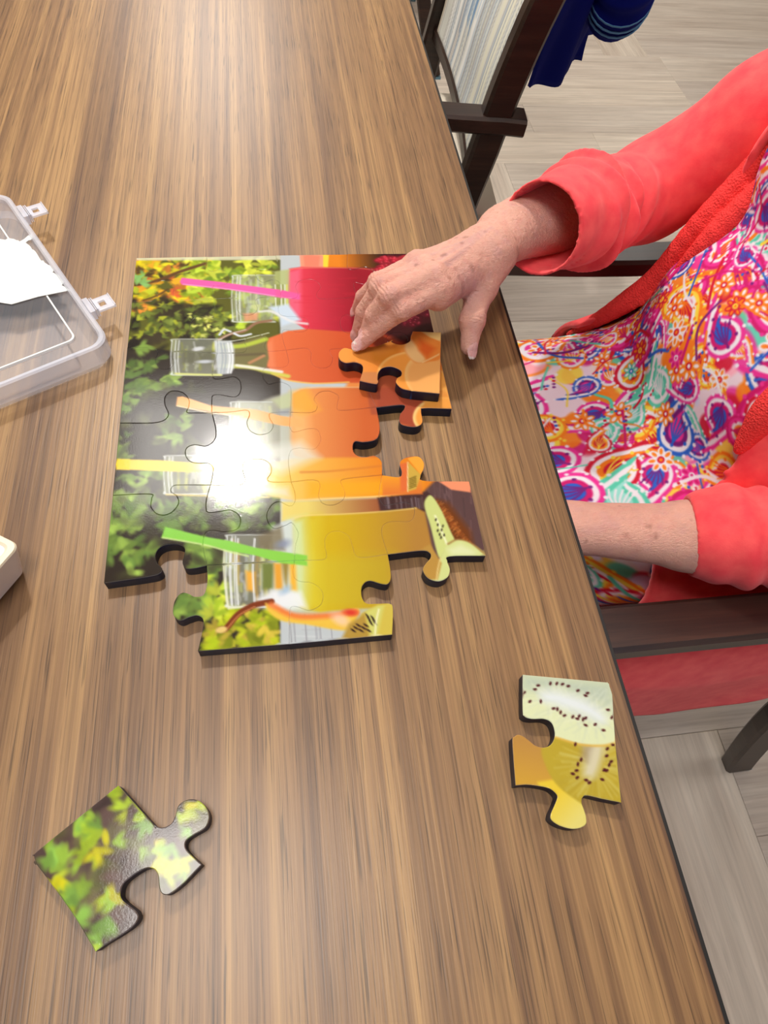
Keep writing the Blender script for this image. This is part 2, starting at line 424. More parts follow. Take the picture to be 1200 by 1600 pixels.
# ================================================================== the table
TX0, TX1, TY0, TY1 = -0.86, 0.2195, -0.62, 1.90
tb = empty('table', ((TX0 + TX1) / 2, (TY0 + TY1) / 2, 0), 'long brown woodgrain laminate table with a thin black edge, in the foreground', 'table')
bm = bmesh.new(); box(bm, ((TX0 + TX1) / 2, (TY0 + TY1) / 2, TT - 0.0155), (TX1 - TX0, TY1 - TY0, 0.031)); obj('tabletop', bm, M['table'], tb)
bm = bmesh.new(); e = 0.0026
for c, s in (((TX1 + e / 2, (TY0 + TY1) / 2), (e, TY1 - TY0 + 2 * e)), ((TX0 - e / 2, (TY0 + TY1) / 2), (e, TY1 - TY0 + 2 * e)),
             (((TX0 + TX1) / 2, TY1 + e / 2), (TX1 - TX0, e)), (((TX0 + TX1) / 2, TY0 - e / 2), (TX1 - TX0, e))):
    box(bm, (c[0], c[1], TT - 0.0165), (s[0], s[1], 0.0325))
obj('edge_band', bm, M['edge'], tb)
for x in (TX0 + 0.10, TX1 - 0.12):
    for y in (TY0 + 0.12, TY1 - 0.12):
        bm = bmesh.new(); box(bm, (x, y, 0.3595), (0.06, 0.06, 0.717), bev=0.004); obj('leg', bm, M['edge'], tb)
bm = bmesh.new()
for x in (TX0 + 0.10, TX1 - 0.12): box(bm, (x, (TY0 + TY1) / 2, 0.69), (0.03, TY1 - TY0 - 0.31, 0.05))
obj('apron_rail', bm, M['edge'], tb)

# ================================================================== the jigsaw puzzle
TH = 0.0115                                   # board thickness
ZP = TT + TH
def pmm(p): q = P(p[0], p[1], ZP); return np.array([q[0] * 1000, q[1] * 1000])
PCONV = pmm
pz = Canvas(-150, 150, 165, 600, 0.5, PCONV, (46, 40, 30))
rn = random.Random(4)
G1 = [(150, 175, 40), (175, 200, 60), (120, 150, 45), (205, 215, 70)]
YL = [(222, 200, 30), (200, 190, 35), (235, 170, 40), (160, 170, 40), (214, 130, 50)]
DG = [(84, 96, 40), (104, 118, 46), (66, 72, 34), (120, 134, 56)]
PG = [(120, 150, 66), (150, 182, 80), (98, 128, 58)]
DK = [(40, 34, 26), (58, 50, 34), (30, 26, 22)]
# background leaves
pz.poly([(150, 395), (440, 395), (440, 560), (150, 560)], (92, 92, 34), 4)
pz.leaves([(200, 395), (330, 398), (340, 470), (200, 500)], 120, YL, 6, rn)
pz.leaves([(200, 395), (300, 398), (300, 470), (200, 470)], 22, [(60, 50, 30), (90, 66, 34), (200, 90, 50)], 4, rn)
pz.leaves([(290, 400), (430, 400), (440, 500), (330, 520), (300, 470)], 110, G1, 6, rn)
pz.leaves([(195, 470), (330, 480), (380, 520), (380, 560), (190, 550)], 60, DK, 8, rn, 2, 0.8)
pz.leaves([(195, 470), (360, 480), (370, 530), (190, 530)], 90, DG + [(170, 180, 50)], 4, rn)
pz.leaves([(295, 490), (350, 490), (350, 525), (295, 525)], 20, [(210, 215, 110)], 1.6, rn)
pz.stroke([(207, 443), (240, 440), (280, 425), (320, 412)], 4, (98, 66, 36), 1)
pz.stroke([(222, 470), (245, 462), (262, 452)], 2, (88, 62, 34), 1)
pz.poly([(210, 402), (440, 398), (440, 406), (210, 407)], (216, 214, 190), 1.2, 0.85)
pz.leaves([(216, 430), (226, 430), (226, 444), (210, 444)], 4, [(130, 180, 100)], 5, rn)
pz.poly([(150, 545), (440, 560), (440, 1030), (100, 1030)], (48, 40, 34), 5)
for reg, n in (([(190, 540), (270, 540), (270, 600), (190, 600)], 12), ([(180, 600), (225, 600), (215, 640), (180, 640)], 8), ([(250, 590), (275, 590), (275, 610), (250, 610)], 5),
               ([(178, 640), (200, 640), (200, 720), (170, 720)], 10), ([(255, 640), (300, 640), (290, 690), (255, 690)], 8), ([(180, 740), (260, 740), (230, 800), (170, 800)], 16),
               ([(160, 800), (200, 790), (240, 850), (200, 900), (160, 870)], 26), ([(235, 800), (300, 770), (330, 820), (260, 830)], 16), ([(325, 760), (440, 760), (440, 840), (340, 830)], 22),
               ([(290, 870), (340, 890), (330, 960), (270, 960)], 22), ([(300, 840), (350, 860), (350, 890), (290, 885)], 12)):
    pz.leaves(reg, int(n * 1.4), PG, 5.2, rn, 1.3)
pz.leaves([(150, 560), (440, 620), (440, 900), (150, 900)], 90, [(70, 70, 42), (60, 54, 40), (84, 88, 50)], 5, rn, 2.5, 0.45)
pz.leaves([(340, 960), (437, 950), (437, 1010), (310, 1015)], 70, [(170, 190, 30), (200, 210, 40), (130, 140, 30), (190, 170, 60)], 5, rn)
pz.leaves([(320, 900), (350, 900), (360, 940), (330, 970)], 14, G1, 5, rn)
# pale wooden boards
WB = (188, 196, 200)
pz.poly([(438, 380), (780, 380), (800, 1040), (438, 1040)], WB, 0.8)
for i in range(160):
    y = rn.uniform(390, 1010); x = rn.uniform(438, 600); k = rn.uniform(150, 215)
    pz.stroke([(x, y), (x + rn.uniform(10, 60), y + rn.uniform(-1, 1))], 0.7, (k, k * 1.02, k * 1.03), 0.6, 0.6)
for x in (452, 458, 476, 492, 498, 516): pz.stroke([(x, 960), (x + 4, 1010)], 0.6, (140, 140, 146), 0.4)
pz.poly([(545, 590), (720, 590), (720, 612), (540, 606)], (232, 140, 70), 2)
pz.poly([(590, 740), (800, 740), (800, 900), (590, 900)], (92, 66, 66), 1)
for i in range(90):
    x = rn.uniform(590, 740); y = rn.uniform(745, 860); k = rn.uniform(60, 150)
    pz.stroke([(x, y), (x + rn.uniform(0, 4), y + rn.uniform(8, 30))], 0.7, (k, k * .78, k * .8), 0.6, 0.55)
# ---- bottle 1 (red)
pz.poly([(468, 396), (512, 396), (510, 420), (470, 420)], (236, 150, 120), 0.6)
pz.poly([(512, 396), (655, 396), (650, 422), (508, 420)], grad((226, 130, 30), (40, 20, 16), pmm((530, 405)), pmm((600, 405))), 0.6)
pz.poly([(505, 396), (514, 396), (512, 422), (505, 420)], (246, 210, 60), 0.6)
pz.poly([(474, 400), (480, 398), (500, 400), (498, 416), (476, 416)], (238, 130, 104), 1)
pz.poly([(452, 420), (470, 417), (560, 418), (680, 424), (705, 430), (705, 530), (540, 526), (480, 516), (455, 500), (449, 460)], grad((222, 60, 80), (150, 18, 38), pmm((470, 460)), pmm((560, 460))), 1.2)
pz.poly([(448, 425), (470, 420), (470, 505), (452, 498)], (232, 110, 140), 3, 0.7)
for i in range(30):
    x = rn.uniform(455, 600); y = rn.uniform(424, 510)
    pz.stroke([(x, y), (x + rn.uniform(10, 40), y + rn.uniform(-1, 1))], 1.2, (205, 40, 60), 1.2, 0.35)
pz.stroke([(448, 424), (470, 419), (560, 419), (600, 425)], 1.0, (232, 150, 110), 0.6, 0.7)
def jar(x0, y0, x1, y1, lip, cols, rr, ny=26):
    pz.poly([(x0, y0), (x1, y0), (x1, y1), (x0, y1)], (176, 184, 162), 1.6, 0.55)
    for i in range(ny):
        x = rr.uniform(x0 + 2, x1 - 2); c = rr.choice(cols); w_ = rr.uniform(0.8, 2.4)
        ya, yb = sorted((rr.uniform(y0 + 2, y1 - 2), rr.uniform(y0 + 2, y1 - 2)))
        pz.stroke([(x, ya), (x + rr.uniform(-3, 3), (ya + yb) / 2), (x, yb)], w_, c, 1.0, 0.5)
    for xx in (x0 + 1, x0 + lip, x0 + lip + 5):
        pz.stroke([(xx, y0 + 2), (xx - 2, (y0 + y1) / 2), (xx, y1 - 2)], 1.0, (224, 230, 232), 0.5, 0.85)
    pz.stroke([(x0, y0 + 3), (x0 + 6, y0), (x1, y0)], 1.0, (214, 222, 220), 0.5, 0.8)
    pz.stroke([(x0, y1 - 3), (x0 + 6, y1), (x1, y1)], 1.2, (226, 232, 236), 0.5, 0.85)
GL = [(226, 230, 236), (190, 200, 206), (150, 160, 120), (196, 206, 70), (120, 120, 100), (206, 210, 190)]
jar(363, 430, 430, 503, 8, GL, rn, 34)
pz.poly([(428, 424), (452, 421), (452, 500), (430, 490)], (176, 186, 120), 1.5, 0.85)
for x in range(430, 450, 3): pz.stroke([(x, 445), (x + 1, 480)], 0.9, rn.choice([(220, 225, 90), (120, 125, 60), (226, 230, 220)]), 0.5)
pz.poly([(420, 480), (450, 475), (470, 500), (440, 510), (436, 496)], (200, 216, 232), 2)
pz.stroke([(405, 487), (425, 487), (455, 502), (480, 506)], 3, (228, 228, 228), 1, 0.8)
pz.poly([(380, 490), (404, 489), (402, 500), (382, 502)], (226, 150, 110), 1.5, 0.8)
pz.poly([(284, 434), (340, 440), (438, 453), (468, 460), (468, 468), (438, 465), (360, 453), (284, 445), (281, 440)], (240, 96, 172), 0.7)
pz.stroke([(286, 444), (360, 452), (440, 464)], 1.0, (250, 180, 214), 0.5, 0.8)
pz.poly([(430, 452), (470, 458), (470, 468), (430, 464)], (232, 90, 150), 1, 0.6)
# twine round bottle 2
pz.stroke([(335, 543), (340, 532), (360, 522), (382, 517), (400, 505), (423, 501)], 3.2, (150, 112, 86), 0.7)
pz.stroke([(336, 540), (345, 530), (362, 521), (384, 515)], 1, (206, 190, 176), 0.5)
pz.stroke([(343, 523), (350, 515), (360, 518)], 2.4, (210, 218, 226), 0.6)
pz.stroke([(366, 521), (376, 525), (392, 522)], 2.4, (214, 220, 228), 0.6)
# ---- bottle 2 (orange-red)
pz.poly([(414, 545), (420, 528), (450, 517), (480, 514), (600, 522), (705, 528), (715, 606), (560, 598), (490, 599), (450, 594), (425, 584), (414, 566)], grad((224, 112, 66), (196, 70, 34), pmm((430, 555)), pmm((600, 555))), 1.0)
pz.stroke([(425, 584), (450, 594), (490, 599), (545, 597)], 1.4, (238, 186, 90), 0.7)
pz.poly([(412, 540), (426, 530), (430, 575), (414, 575)], (236, 140, 100), 2, 0.6)
pz.poly([(343, 537), (375, 534), (415, 524), (420, 560), (416, 575), (380, 572), (343, 574)], (118, 112, 70), 1)
pz.stroke([(345, 542), (380, 540), (415, 530)], 5, (186, 206, 70), 1.2, 0.9)
pz.stroke([(345, 572), (390, 574), (415, 580), (450, 588)], 4.5, (206, 210, 90), 1.2, 0.9)
pz.stroke([(370, 571), (400, 575), (440, 581)], 3.2, (232, 232, 226), 0.9, 0.9)
pz.stroke([(350, 556), (412, 553)], 3, (96, 84, 60), 1.2, 0.8)
pz.stroke([(390, 567), (412, 556)], 3, (206, 140, 100), 1, 0.8)
pz.stroke([(340, 536), (380, 530), (420, 520)], 1.0, (210, 214, 190), 0.5)
jar(268, 530, 346, 586, 7, GL + [(150, 160, 60)], rn, 30)
pz.poly([(285, 548), (340, 548), (340, 568), (285, 568)], (96, 96, 76), 2, 0.7)
pz.poly([(335, 532), (362, 532), (366, 545), (366, 575), (360, 584), (340, 586)], (204, 212, 218), 1, 0.85)
for x in (345, 350, 356, 361): pz.stroke([(x, 536), (x + 3, 560), (x, 583)], 1.1, rn.choice([(240, 244, 248), (160, 170, 176)]), 0.5)
pz.blob((310, 545), 5, 2.5, 0.2, (206, 210, 214), 1); pz.blob((320, 565), 7, 2, 0, (190, 196, 204), 1)
pz.stroke([(275, 584), (300, 585), (345, 586)], 2.2, (214, 220, 130), 0.8)
# ---- bottle 3 (orange)
pz.poly([(456, 616), (470, 608), (500, 606), (705, 604), (700, 716), (600, 718), (490, 722), (460, 712), (452, 690), (452, 640)], grad((234, 156, 86), (206, 100, 50), pmm((470, 660)), pmm((570, 660))), 1.2)
pz.poly([(455, 612), (480, 607), (500, 640), (470, 650), (455, 645)], (240, 176, 60), 4, 0.7)
pz.poly([(452, 640), (480, 650), (490, 715), (455, 715)], (244, 196, 130), 6, 0.6)
pz.stroke([(456, 614), (480, 606), (545, 605), (590, 605)], 1.0, (244, 190, 130), 0.5, 0.7)
pz.poly([(360, 640), (372, 626), (405, 628), (425, 620), (455, 612), (455, 715), (360, 712)], (184, 186, 168), 2, 0.8)
jar(360, 628, 425, 708, 9, [(226, 226, 224), (200, 200, 190), (236, 200, 160), (170, 168, 160), (214, 214, 150)], rn, 26)
pz.poly([(425, 625), (455, 612), (455, 640), (440, 640)], (190, 200, 150), 2, 0.7)
pz.poly([(434, 642), (454, 637), (454, 648), (434, 649)], (140, 146, 160), 2.5, 0.7)
pz.poly([(277, 620), (285, 619), (331, 634), (400, 640), (440, 650), (475, 655), (475, 668), (440, 665), (400, 656), (358, 648), (275, 634)], (244, 176, 106), 0.7)
pz.stroke([(277, 634), (330, 645), (380, 651)], 1.3, (250, 226, 180), 0.5, 0.9)
# ---- bottle 4 (amber)
pz.poly([(395, 712), (430, 722), (460, 716), (600, 714), (680, 716), (690, 740), (640, 790), (598, 776), (500, 779), (460, 782), (425, 776), (395, 765)], grad((240, 200, 90), (228, 132, 34), pmm((440, 750)), pmm((600, 740))), 1.5)
pz.stroke([(470, 738), (520, 736), (597, 728)], 1.6, (206, 120, 50), 1, 0.8)
pz.poly([(480, 752), (600, 748), (660, 746), (655, 772), (598, 774), (480, 778)], (240, 172, 28), 4, 0.7)
pz.stroke([(460, 782), (520, 779), (596, 775), (655, 768)], 1.1, (250, 210, 130), 0.5)
pz.poly([(440, 784), (600, 778), (600, 800), (560, 803), (470, 808), (440, 815)], grad((226, 206, 110), (150, 80, 50), pmm((480, 792)), pmm((600, 788))), 1.2)
pz.poly([(590, 778), (668, 768), (700, 800), (660, 800), (594, 798)], (70, 44, 44), 1.0)
for i in range(24):
    x = rn.uniform(600, 660); pz.stroke([(x, 778 + rn.uniform(-3, 3)), (x + 2, 794)], 0.9, rn.choice([(150, 140, 150), (110, 90, 90), (60, 40, 40)]), 0.6, 0.7)
pz.poly([(400, 700), (470, 690), (500, 715), (440, 740), (400, 724)], (222, 224, 214), 5, 0.75)
pz.poly([(400, 758), (450, 762), (455, 778), (400, 770)], (222, 220, 206), 3, 0.7)
jar(257, 712, 332, 772, 8, [(210, 216, 206), (180, 190, 150), (200, 206, 90), (150, 150, 130)], rn, 24)
pz.poly([(326, 712), (400, 705), (400, 768), (330, 772)], (200, 196, 160), 3, 0.85)
pz.stroke([(260, 773), (330, 775), (420, 777)], 1.2, (214, 190, 90), 0.6)
pz.poly([(178, 717), (250, 719), (335, 726), (340, 734), (306, 738), (250, 736), (177, 733)], (240, 206, 60), 0.7)
pz.poly([(176, 717), (202, 718), (202, 734), (176, 733)], (246, 206, 10), 1)
# ---- bottle 5 (green-yellow)
pz.poly([(456, 812), (476, 806), (540, 803), (598, 799), (650, 793), (664, 800), (680, 880), (640, 900), (600, 950), (560, 951), (500, 956), (470, 950), (456, 930)], grad((204, 172, 20), (176, 128, 56), pmm((520, 840)), pmm((650, 840))), 1.0)
pz.poly([(470, 870), (615, 866), (615, 950), (560, 951), (500, 956), (470, 950)], grad((206, 190, 50), (188, 168, 40), pmm((480, 920)), pmm((600, 920))), 7, 0.6)
pz.poly([(452, 812), (478, 808), (484, 870), (480, 945), (452, 950)], (206, 226, 176), 5, 0.9)
pz.poly([(478, 810), (500, 806), (500, 950), (482, 948)], (214, 200, 50), 6, 0.7)
pz.stroke([(456, 812), (476, 806), (540, 803), (600, 799), (650, 794)], 1.0, (240, 214, 130), 0.5, 0.8)
jar(354, 836, 440, 948, 9, [(220, 224, 228), (196, 206, 216), (214, 190, 60), (120, 124, 90), (232, 160, 60), (206, 214, 120)], rn, 60)
pz.poly([(425, 822), (458, 812), (462, 930), (440, 948), (425, 940)], (206, 216, 214), 2, 0.8)
pz.poly([(402, 838), (440, 822), (445, 860), (405, 860)], (120, 108, 80), 2, 0.8)
pz.blob((442, 850), 5.5, 3.5, 0.3, (130, 140, 166), 2.2, 0.8); pz.poly([(409, 880), (428, 880), (426, 920), (410, 920)], (112, 124, 60), 1.5)
pz.poly([(428, 880), (440, 880), (442, 922), (430, 920)], (226, 160, 50), 1.5); pz.poly([(440, 878), (452, 878), (448, 918), (444, 905)], (150, 130, 60), 1.5)
pz.poly([(452, 878), (462, 880), (464, 924), (454, 922)], (236, 180, 60), 1.5); pz.poly([(384, 892), (398, 894), (398, 925), (386, 922)], (232, 170, 60), 1.5)
pz.poly([(400, 935), (425, 922), (470, 925), (480, 950), (430, 952), (402, 948)], (232, 236, 240), 2.5, 0.9)
pz.blob((446, 922), 4.5, 2.6, 0.6, (160, 188, 214), 1.8, 0.8)
for xx in (362, 372, 398): pz.stroke([(xx, 842), (xx - 3, 890), (xx, 945)], 1.3, (232, 236, 240), 0.5, 0.9)
pz.stroke([(352, 845), (350, 890), (356, 944), (362, 950), (395, 945)], 1.6, (228, 230, 206), 0.6, 0.9)
pz.poly([(258, 823), (318, 838), (358, 845), (400, 856), (440, 862), (480, 868), (480, 884), (440, 880), (400, 868), (358, 861), (318, 850), (252, 840)], (136, 206, 74), 0.7)
pz.stroke([(254, 840), (318, 851), (358, 862), (388, 869)], 1.3, (206, 232, 150), 0.5, 0.9)
pz.stroke([(344, 984), (354, 981), (372, 960), (396, 946), (424, 940)], 4.6, (122, 54, 26), 0.6)
pz.stroke([(356, 981), (374, 961), (398, 948)], 1.0, (190, 120, 70), 0.4)
pz.blob((346, 984), 4, 2.4, 0.1, (226, 196, 120), 0.6)
pz.poly([(415, 942), (430, 950), (470, 962), (520, 960), (560, 951), (552, 976), (535, 985), (480, 976), (440, 970), (420, 956)], (232, 190, 70), 1.0, 1, True)
pz.stroke([(424, 945), (460, 962), (510, 962), (556, 956)], 4.2, (232, 122, 60), 1.5, 0.9)
pz.blob((548, 957), 4.5, 2.4, -0.2, (214, 60, 44), 1.6); pz.blob((532, 968), 7, 4, -0.6, (240, 206, 190), 2, 0.7)
pz.poly([(553, 985), (565, 958), (590, 946), (618, 940), (618, 1000), (530, 1005)], (206, 186, 76), 0.8)
pz.poly([(533, 1000), (545, 975), (570, 958), (578, 998)], (176, 142, 60), 1.5)
pz.poly([(572, 956), (590, 946), (600, 946), (590, 990), (580, 998)], (206, 206, 110), 1.5)
for a in range(7): pz.blob((552 + a * 4, 985 - a % 3 * 4), 2.2, 0.7, -0.7, (52, 32, 28), 0.3); pz.blob((574 + a * 2, 962 + a * 4 % 13), 2.0, 0.6, -1.0, (48, 34, 30), 0.3)
pz.stroke([(592, 952), (588, 970), (586, 992)], 1.2, (236, 236, 190), 0.5)
# ---- right edge: berries, orange slices, kiwi
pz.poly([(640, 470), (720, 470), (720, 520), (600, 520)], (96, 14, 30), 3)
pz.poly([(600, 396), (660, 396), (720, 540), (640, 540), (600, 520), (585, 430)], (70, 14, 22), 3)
def berry(c, rx, ry, col):
    pz.blob(c, rx, ry, 0.1, [v * 0.75 for v in col], 1)
    q = pmm(c)
    for i in range(26):
        a, d = rn.uniform(0, 6.28), math.sqrt(rn.uniform(0, 1)) * 0.85
        pt = (q[0] + rx * d * math.cos(a), q[1] + ry * d * math.sin(a)); k = rn.uniform(0.85, 1.15)
        pz.blob(pt, 2.0, 1.8, 0, [min(255, v * k) for v in col], 0.5, raw=True)
        pz.blob((pt[0] + 0.4, pt[1] + 0.6), 0.6, 0.5, 0, (240, 130, 140), 0.3, 0.7, raw=True)
berry((605, 406), 14, 6, (176, 30, 50)); berry((612, 421), 18, 11, (190, 36, 56)); berry((638, 408), 13, 10, (216, 44, 64)); berry((660, 440), 16, 14, (150, 20, 44)); berry((668, 480), 14, 14, (120, 14, 40)); berry((640, 500), 12, 10, (110, 12, 34))
pz.poly([(560, 545), (720, 545), (720, 645), (580, 648)], (176, 84, 54), 1)
pz.poly([(590, 606), (660, 606), (655, 670), (590, 650)], (168, 76, 52), 1)
def slice_(c, r, ang=0, col=(246, 160, 70), rim=(250, 206, 130)):
    pz.blob(c, r, r * 0.8, ang, rim, 0.6); pz.blob(c, r * 0.9, r * 0.7, ang, col, 1.0)
slice_((690, 650), 26, 0.3); slice_((680, 585), 24, 0.2, (244, 140, 60)); slice_((655, 600), 9, 0, (244, 170, 80))
pz.poly([(690, 580), (708, 590), (712, 620), (694, 612)], (232, 226, 150), 2, 0.8)
pz.poly([(656, 590), (664, 640), (656, 672), (700, 690), (720, 640), (700, 580)], (246, 166, 74), 1.2, 0.85)
pz.poly([(626, 738), (660, 738), (660, 772), (598, 774), (597, 744)], grad((240, 160, 40), (220, 120, 50), pmm((620, 740)), pmm((625, 770))), 1)
pz.poly([(637, 716), (655, 710), (668, 728), (658, 742)], (246, 168, 58), 0.6)
pz.poly([(624, 725), (637, 722), (638, 766), (626, 768)], (222, 110, 56), 1)
pz.poly([(638, 722), (658, 742), (650, 764), (637, 768)], (206, 170, 70), 0.6)
for i in range(6): pz.stroke([(640, 748 + i * 3), (650, 744 + i * 3)], 0.9, (110, 90, 30), 0.4)
pz.stroke([(637, 722), (637, 768)], 0.8, (240, 214, 160), 0.4)
pz.poly([(682, 750), (740, 750), (740, 770), (705, 765)], (246, 150, 110), 0.8)
pz.poly([(672, 778), (700, 785), (735, 830), (742, 862), (712, 846), (690, 850), (680, 815)], (112, 58, 24), 3, 0.95)
for i in range(120):
    t = rn.uniform(0, 1); x, y = 680 + 50 * t + rn.uniform(-4, 4), 785 + 70 * t + rn.uniform(-5, 5)
    pz.stroke([(x, y), (x + 4, y - 4)], 0.5, rn.choice([(180, 100, 40), (140, 70, 30), (206, 130, 60)]), 0.4, 0.8)
pz.poly([(663, 790), (668, 776), (676, 776), (690, 798), (704, 830), (710, 846), (697, 858), (688, 872), (682, 860), (672, 820)], (204, 214, 132), 0.7, 1, True)
pz.stroke([(680, 806), (690, 830), (698, 850)], 1.3, (240, 244, 206), 0.8)
for x, y in ((681, 812), (684, 820), (690, 828), (694, 836), (687, 835), (684, 829), (692, 822), (689, 840)): pz.blob((x, y), 1.4, 0.7, 1.2, (50, 40, 30), 0.3)
pz.poly([(690, 868), (700, 850), (715, 843), (735, 848), (762, 868), (764, 880), (700, 905), (672, 905), (684, 880)], (206, 216, 140), 0.7, 1, True)
pz.poly([(700, 858), (720, 850), (745, 862), (740, 868), (705, 868)], (226, 232, 190), 3, 0.7)
pz.stroke([(700, 850), (715, 843), (735, 848), (760, 868)], 1.4, (150, 100, 50), 0.8, 0.8)
pz.poly([(655, 860), (672, 850), (690, 880), (684, 906), (655, 905)], (184, 142, 66), 0.8)
pz.stroke([(688, 872), (684, 890), (682, 905)], 1, (226, 200, 130), 0.5)

# ---- the stacked piece, the kiwi corner and the leafy corner have canvases of their own
def own_canvas(z, lo, hi, base):
    def cv(p): q = P(p[0], p[1], z); return np.array([q[0] * 1000, q[1] * 1000])
    pts = np.array([cv(p) for p in (lo, hi, (lo[0], hi[1]), (hi[0], lo[1]))]); a, b = pts.min(0) - 5, pts.max(0) + 5
    return Canvas(a[0], a[1], b[0], b[1], 0.4, cv, base)
c2 = own_canvas(TT + 2 * TH, (520, 510), (700, 630), (238, 150, 66))
c2.poly([(520, 540), (620, 540), (640, 580), (600, 620), (520, 600)], grad((240, 156, 70), (226, 130, 50), c2.conv((540, 560)), c2.conv((620, 570))), 2)
c2.poly([(578, 548), (625, 545), (610, 570), (585, 566)], (214, 132, 42), 3, 0.7)
c2.poly([(562, 582), (600, 582), (600, 602), (558, 602)], (206, 132, 76), 0.8)
c2.blob((650, 585), 34, 27, 0, (250, 200, 120), 0.6); c2.blob((650, 586), 33, 26, 0, (246, 160, 70), 1.5)
c2.blob((680, 590), 27, 30, 0, (250, 196, 120), 0.6); c2.blob((682, 592), 26, 29, 0, (246, 176, 100), 2)
c2.poly([(632, 540), (645, 518), (690, 518), (690, 558), (670, 566), (650, 568), (636, 556)], (240, 140, 60), 0.8, 1, True)
c2.poly([(632, 545), (640, 530), (655, 548), (664, 562), (656, 568), (642, 562)], (246, 196, 130), 1.5, 1, True)
c2.poly([(655, 530), (680, 545), (668, 560), (655, 548)], (226, 96, 40), 3, 0.8)
c2.poly([(655, 517), (690, 519), (690, 535), (672, 528)], (250, 206, 130), 1)
c2.stroke([(660, 567), (675, 560), (690, 552)], 1.2, (250, 206, 140), 0.6)
ck = own_canvas(ZP, (795, 1050), (975, 1300), (206, 190, 90))
kr = random.Random(9)
ck.poly([(790, 1145), (870, 1140), (880, 1220), (850, 1240), (790, 1235)], grad((188, 140, 70), (206, 160, 60), ck.conv((830, 1160)), ck.conv((830, 1225))), 1)
ck.poly([(840, 1222), (880, 1215), (925, 1240), (925, 1300), (855, 1300)], grad((230, 200, 60), (226, 214, 120), ck.conv((870, 1240)), ck.conv((905, 1280))), 1)
ck.poly([(847, 1168), (866, 1150), (960, 1150), (985, 1150), (985, 1262), (925, 1262), (900, 1250), (868, 1224), (850, 1190)], (186, 164, 52), 0.8, 1, True)
for i in range(160):
    a = kr.uniform(0, 6.28); r0, r1 = kr.uniform(12, 20), kr.uniform(26, 48); c = (932, 1192)
    ck.stroke([(c[0] + r0 * math.cos(a), c[1] + 1.5 * r0 * math.sin(a)), (c[0] + r1 * 1.4 * math.cos(a), c[1] + r1 * 1.4 * math.sin(a))], 0.9, kr.choice([(206, 190, 90), (170, 150, 50), (214, 206, 130)]), 0.8, 0.3)
ck.poly([(918, 1165), (942, 1165), (938, 1195), (928, 1215), (912, 1210), (914, 1190)], (214, 208, 178), 3, 0.95, True)
ck.poly([(910, 1165), (925, 1165), (918, 1190), (908, 1185)], (150, 130, 110), 3, 0.6)
ck.poly([(815, 1050), (960, 1060), (975, 1160), (940, 1166), (905, 1162), (868, 1152), (850, 1140), (800, 1130)], (222, 230, 184), 0.6)
ck.poly([(815, 1052), (955, 1066), (962, 1110), (930, 1100), (880, 1078), (815, 1078)], (176, 190, 176), 6, 0.8)
for i in range(260):
    a = kr.uniform(0, 6.28); r0 = kr.uniform(0, 14); r1 = kr.uniform(24, 60); s_ = kr.choice([-1, 1])
    t = kr.uniform(0, 1); c = (848 + 90 * t, 1088 + 35 * t)
    dx, dy = math.cos(a), math.sin(a)
    p0, p1 = (c[0] + r0 * dx, c[1] + 0.5 * r0 * dy), (c[0] + r1 * dx, c[1] + r1 * 0.8 * dy)
    if p1[1] > 1162: continue
    ck.stroke([p0, p1], 0.8, kr.choice([(236, 240, 216), (180, 194, 186), (226, 232, 190), (200, 210, 190)]), 0.8, 0.22)
ck.poly([(845, 1082), (870, 1080), (915, 1095), (945, 1118), (940, 1130), (915, 1118), (870, 1102), (850, 1096)], (226, 234, 236), 4, 0.95, True)
ck.stroke([(868, 1152), (905, 1163), (940, 1165), (965, 1160)], 1.2, (222, 180, 80), 0.7)
for x, y in ((819, 1082), (836, 1077), (841, 1071), (860, 1068), (870, 1068), (879, 1069), (888, 1072), (903, 1079), (918, 1083), (915, 1087), (865, 1107), (871, 1108), (876, 1113), (882, 1118), (895, 1120), (905, 1119), (902, 1123),
             (911, 1124), (915, 1122), (915, 1133), (930, 1132), (943, 1141), (828, 1096), (845, 1096), (950, 1109), (956, 1121), (899, 1163), (949, 1170), (948, 1181), (952, 1195), (955, 1190), (948, 1204), (944, 1203), (941, 1218), (908, 1187),
             (903, 1194), (901, 1204), (902, 1215), (916, 1219), (921, 1223), (895, 1209), (958, 1164)):
    ck.blob((x, y), 1.45, 0.85, kr.uniform(-0.5, 1.2), (78, 22, 30), 0.3)
cl = own_canvas(ZP, (50, 1225), (330, 1495), (84, 66, 62))
lr = random.Random(3)
cl.leaves([(50, 1300), (185, 1225), (330, 1240), (330, 1330), (150, 1490)], 70, [(104, 80, 74), (66, 50, 48), (96, 100, 50), (120, 110, 80)], 5, lr, 2.2, 0.7)
LG = [(176, 206, 50), (196, 214, 60), (150, 186, 66), (206, 200, 30), (132, 176, 74)]
for reg, n in (([(60, 1330), (90, 1315), (110, 1360), (80, 1370)], 9), ([(110, 1290), (160, 1270), (170, 1350), (110, 1360)], 20), ([(150, 1290), (190, 1310), (170, 1340)], 8), ([(185, 1250), (235, 1260), (225, 1290), (200, 1290)], 10),
               ([(60, 1355), (90, 1370), (110, 1410), (95, 1400)], 8), ([(105, 1390), (135, 1380), (140, 1450), (120, 1440)], 10), ([(130, 1460), (160, 1470), (150, 1490)], 6), ([(150, 1230), (185, 1225), (180, 1250), (150, 1255)], 5),
               ([(270, 1255), (325, 1255), (325, 1300), (290, 1300)], 9), ([(160, 1380), (190, 1400), (185, 1440), (165, 1440)], 8), ([(215, 1320), (260, 1310), (300, 1350), (270, 1390), (235, 1350)], 16), ([(210, 1270), (240, 1290), (230, 1310)], 6)):
    cl.leaves(reg, max(3, int(n * 0.62)), LG, 4.4, lr, 1.2, 0.9)

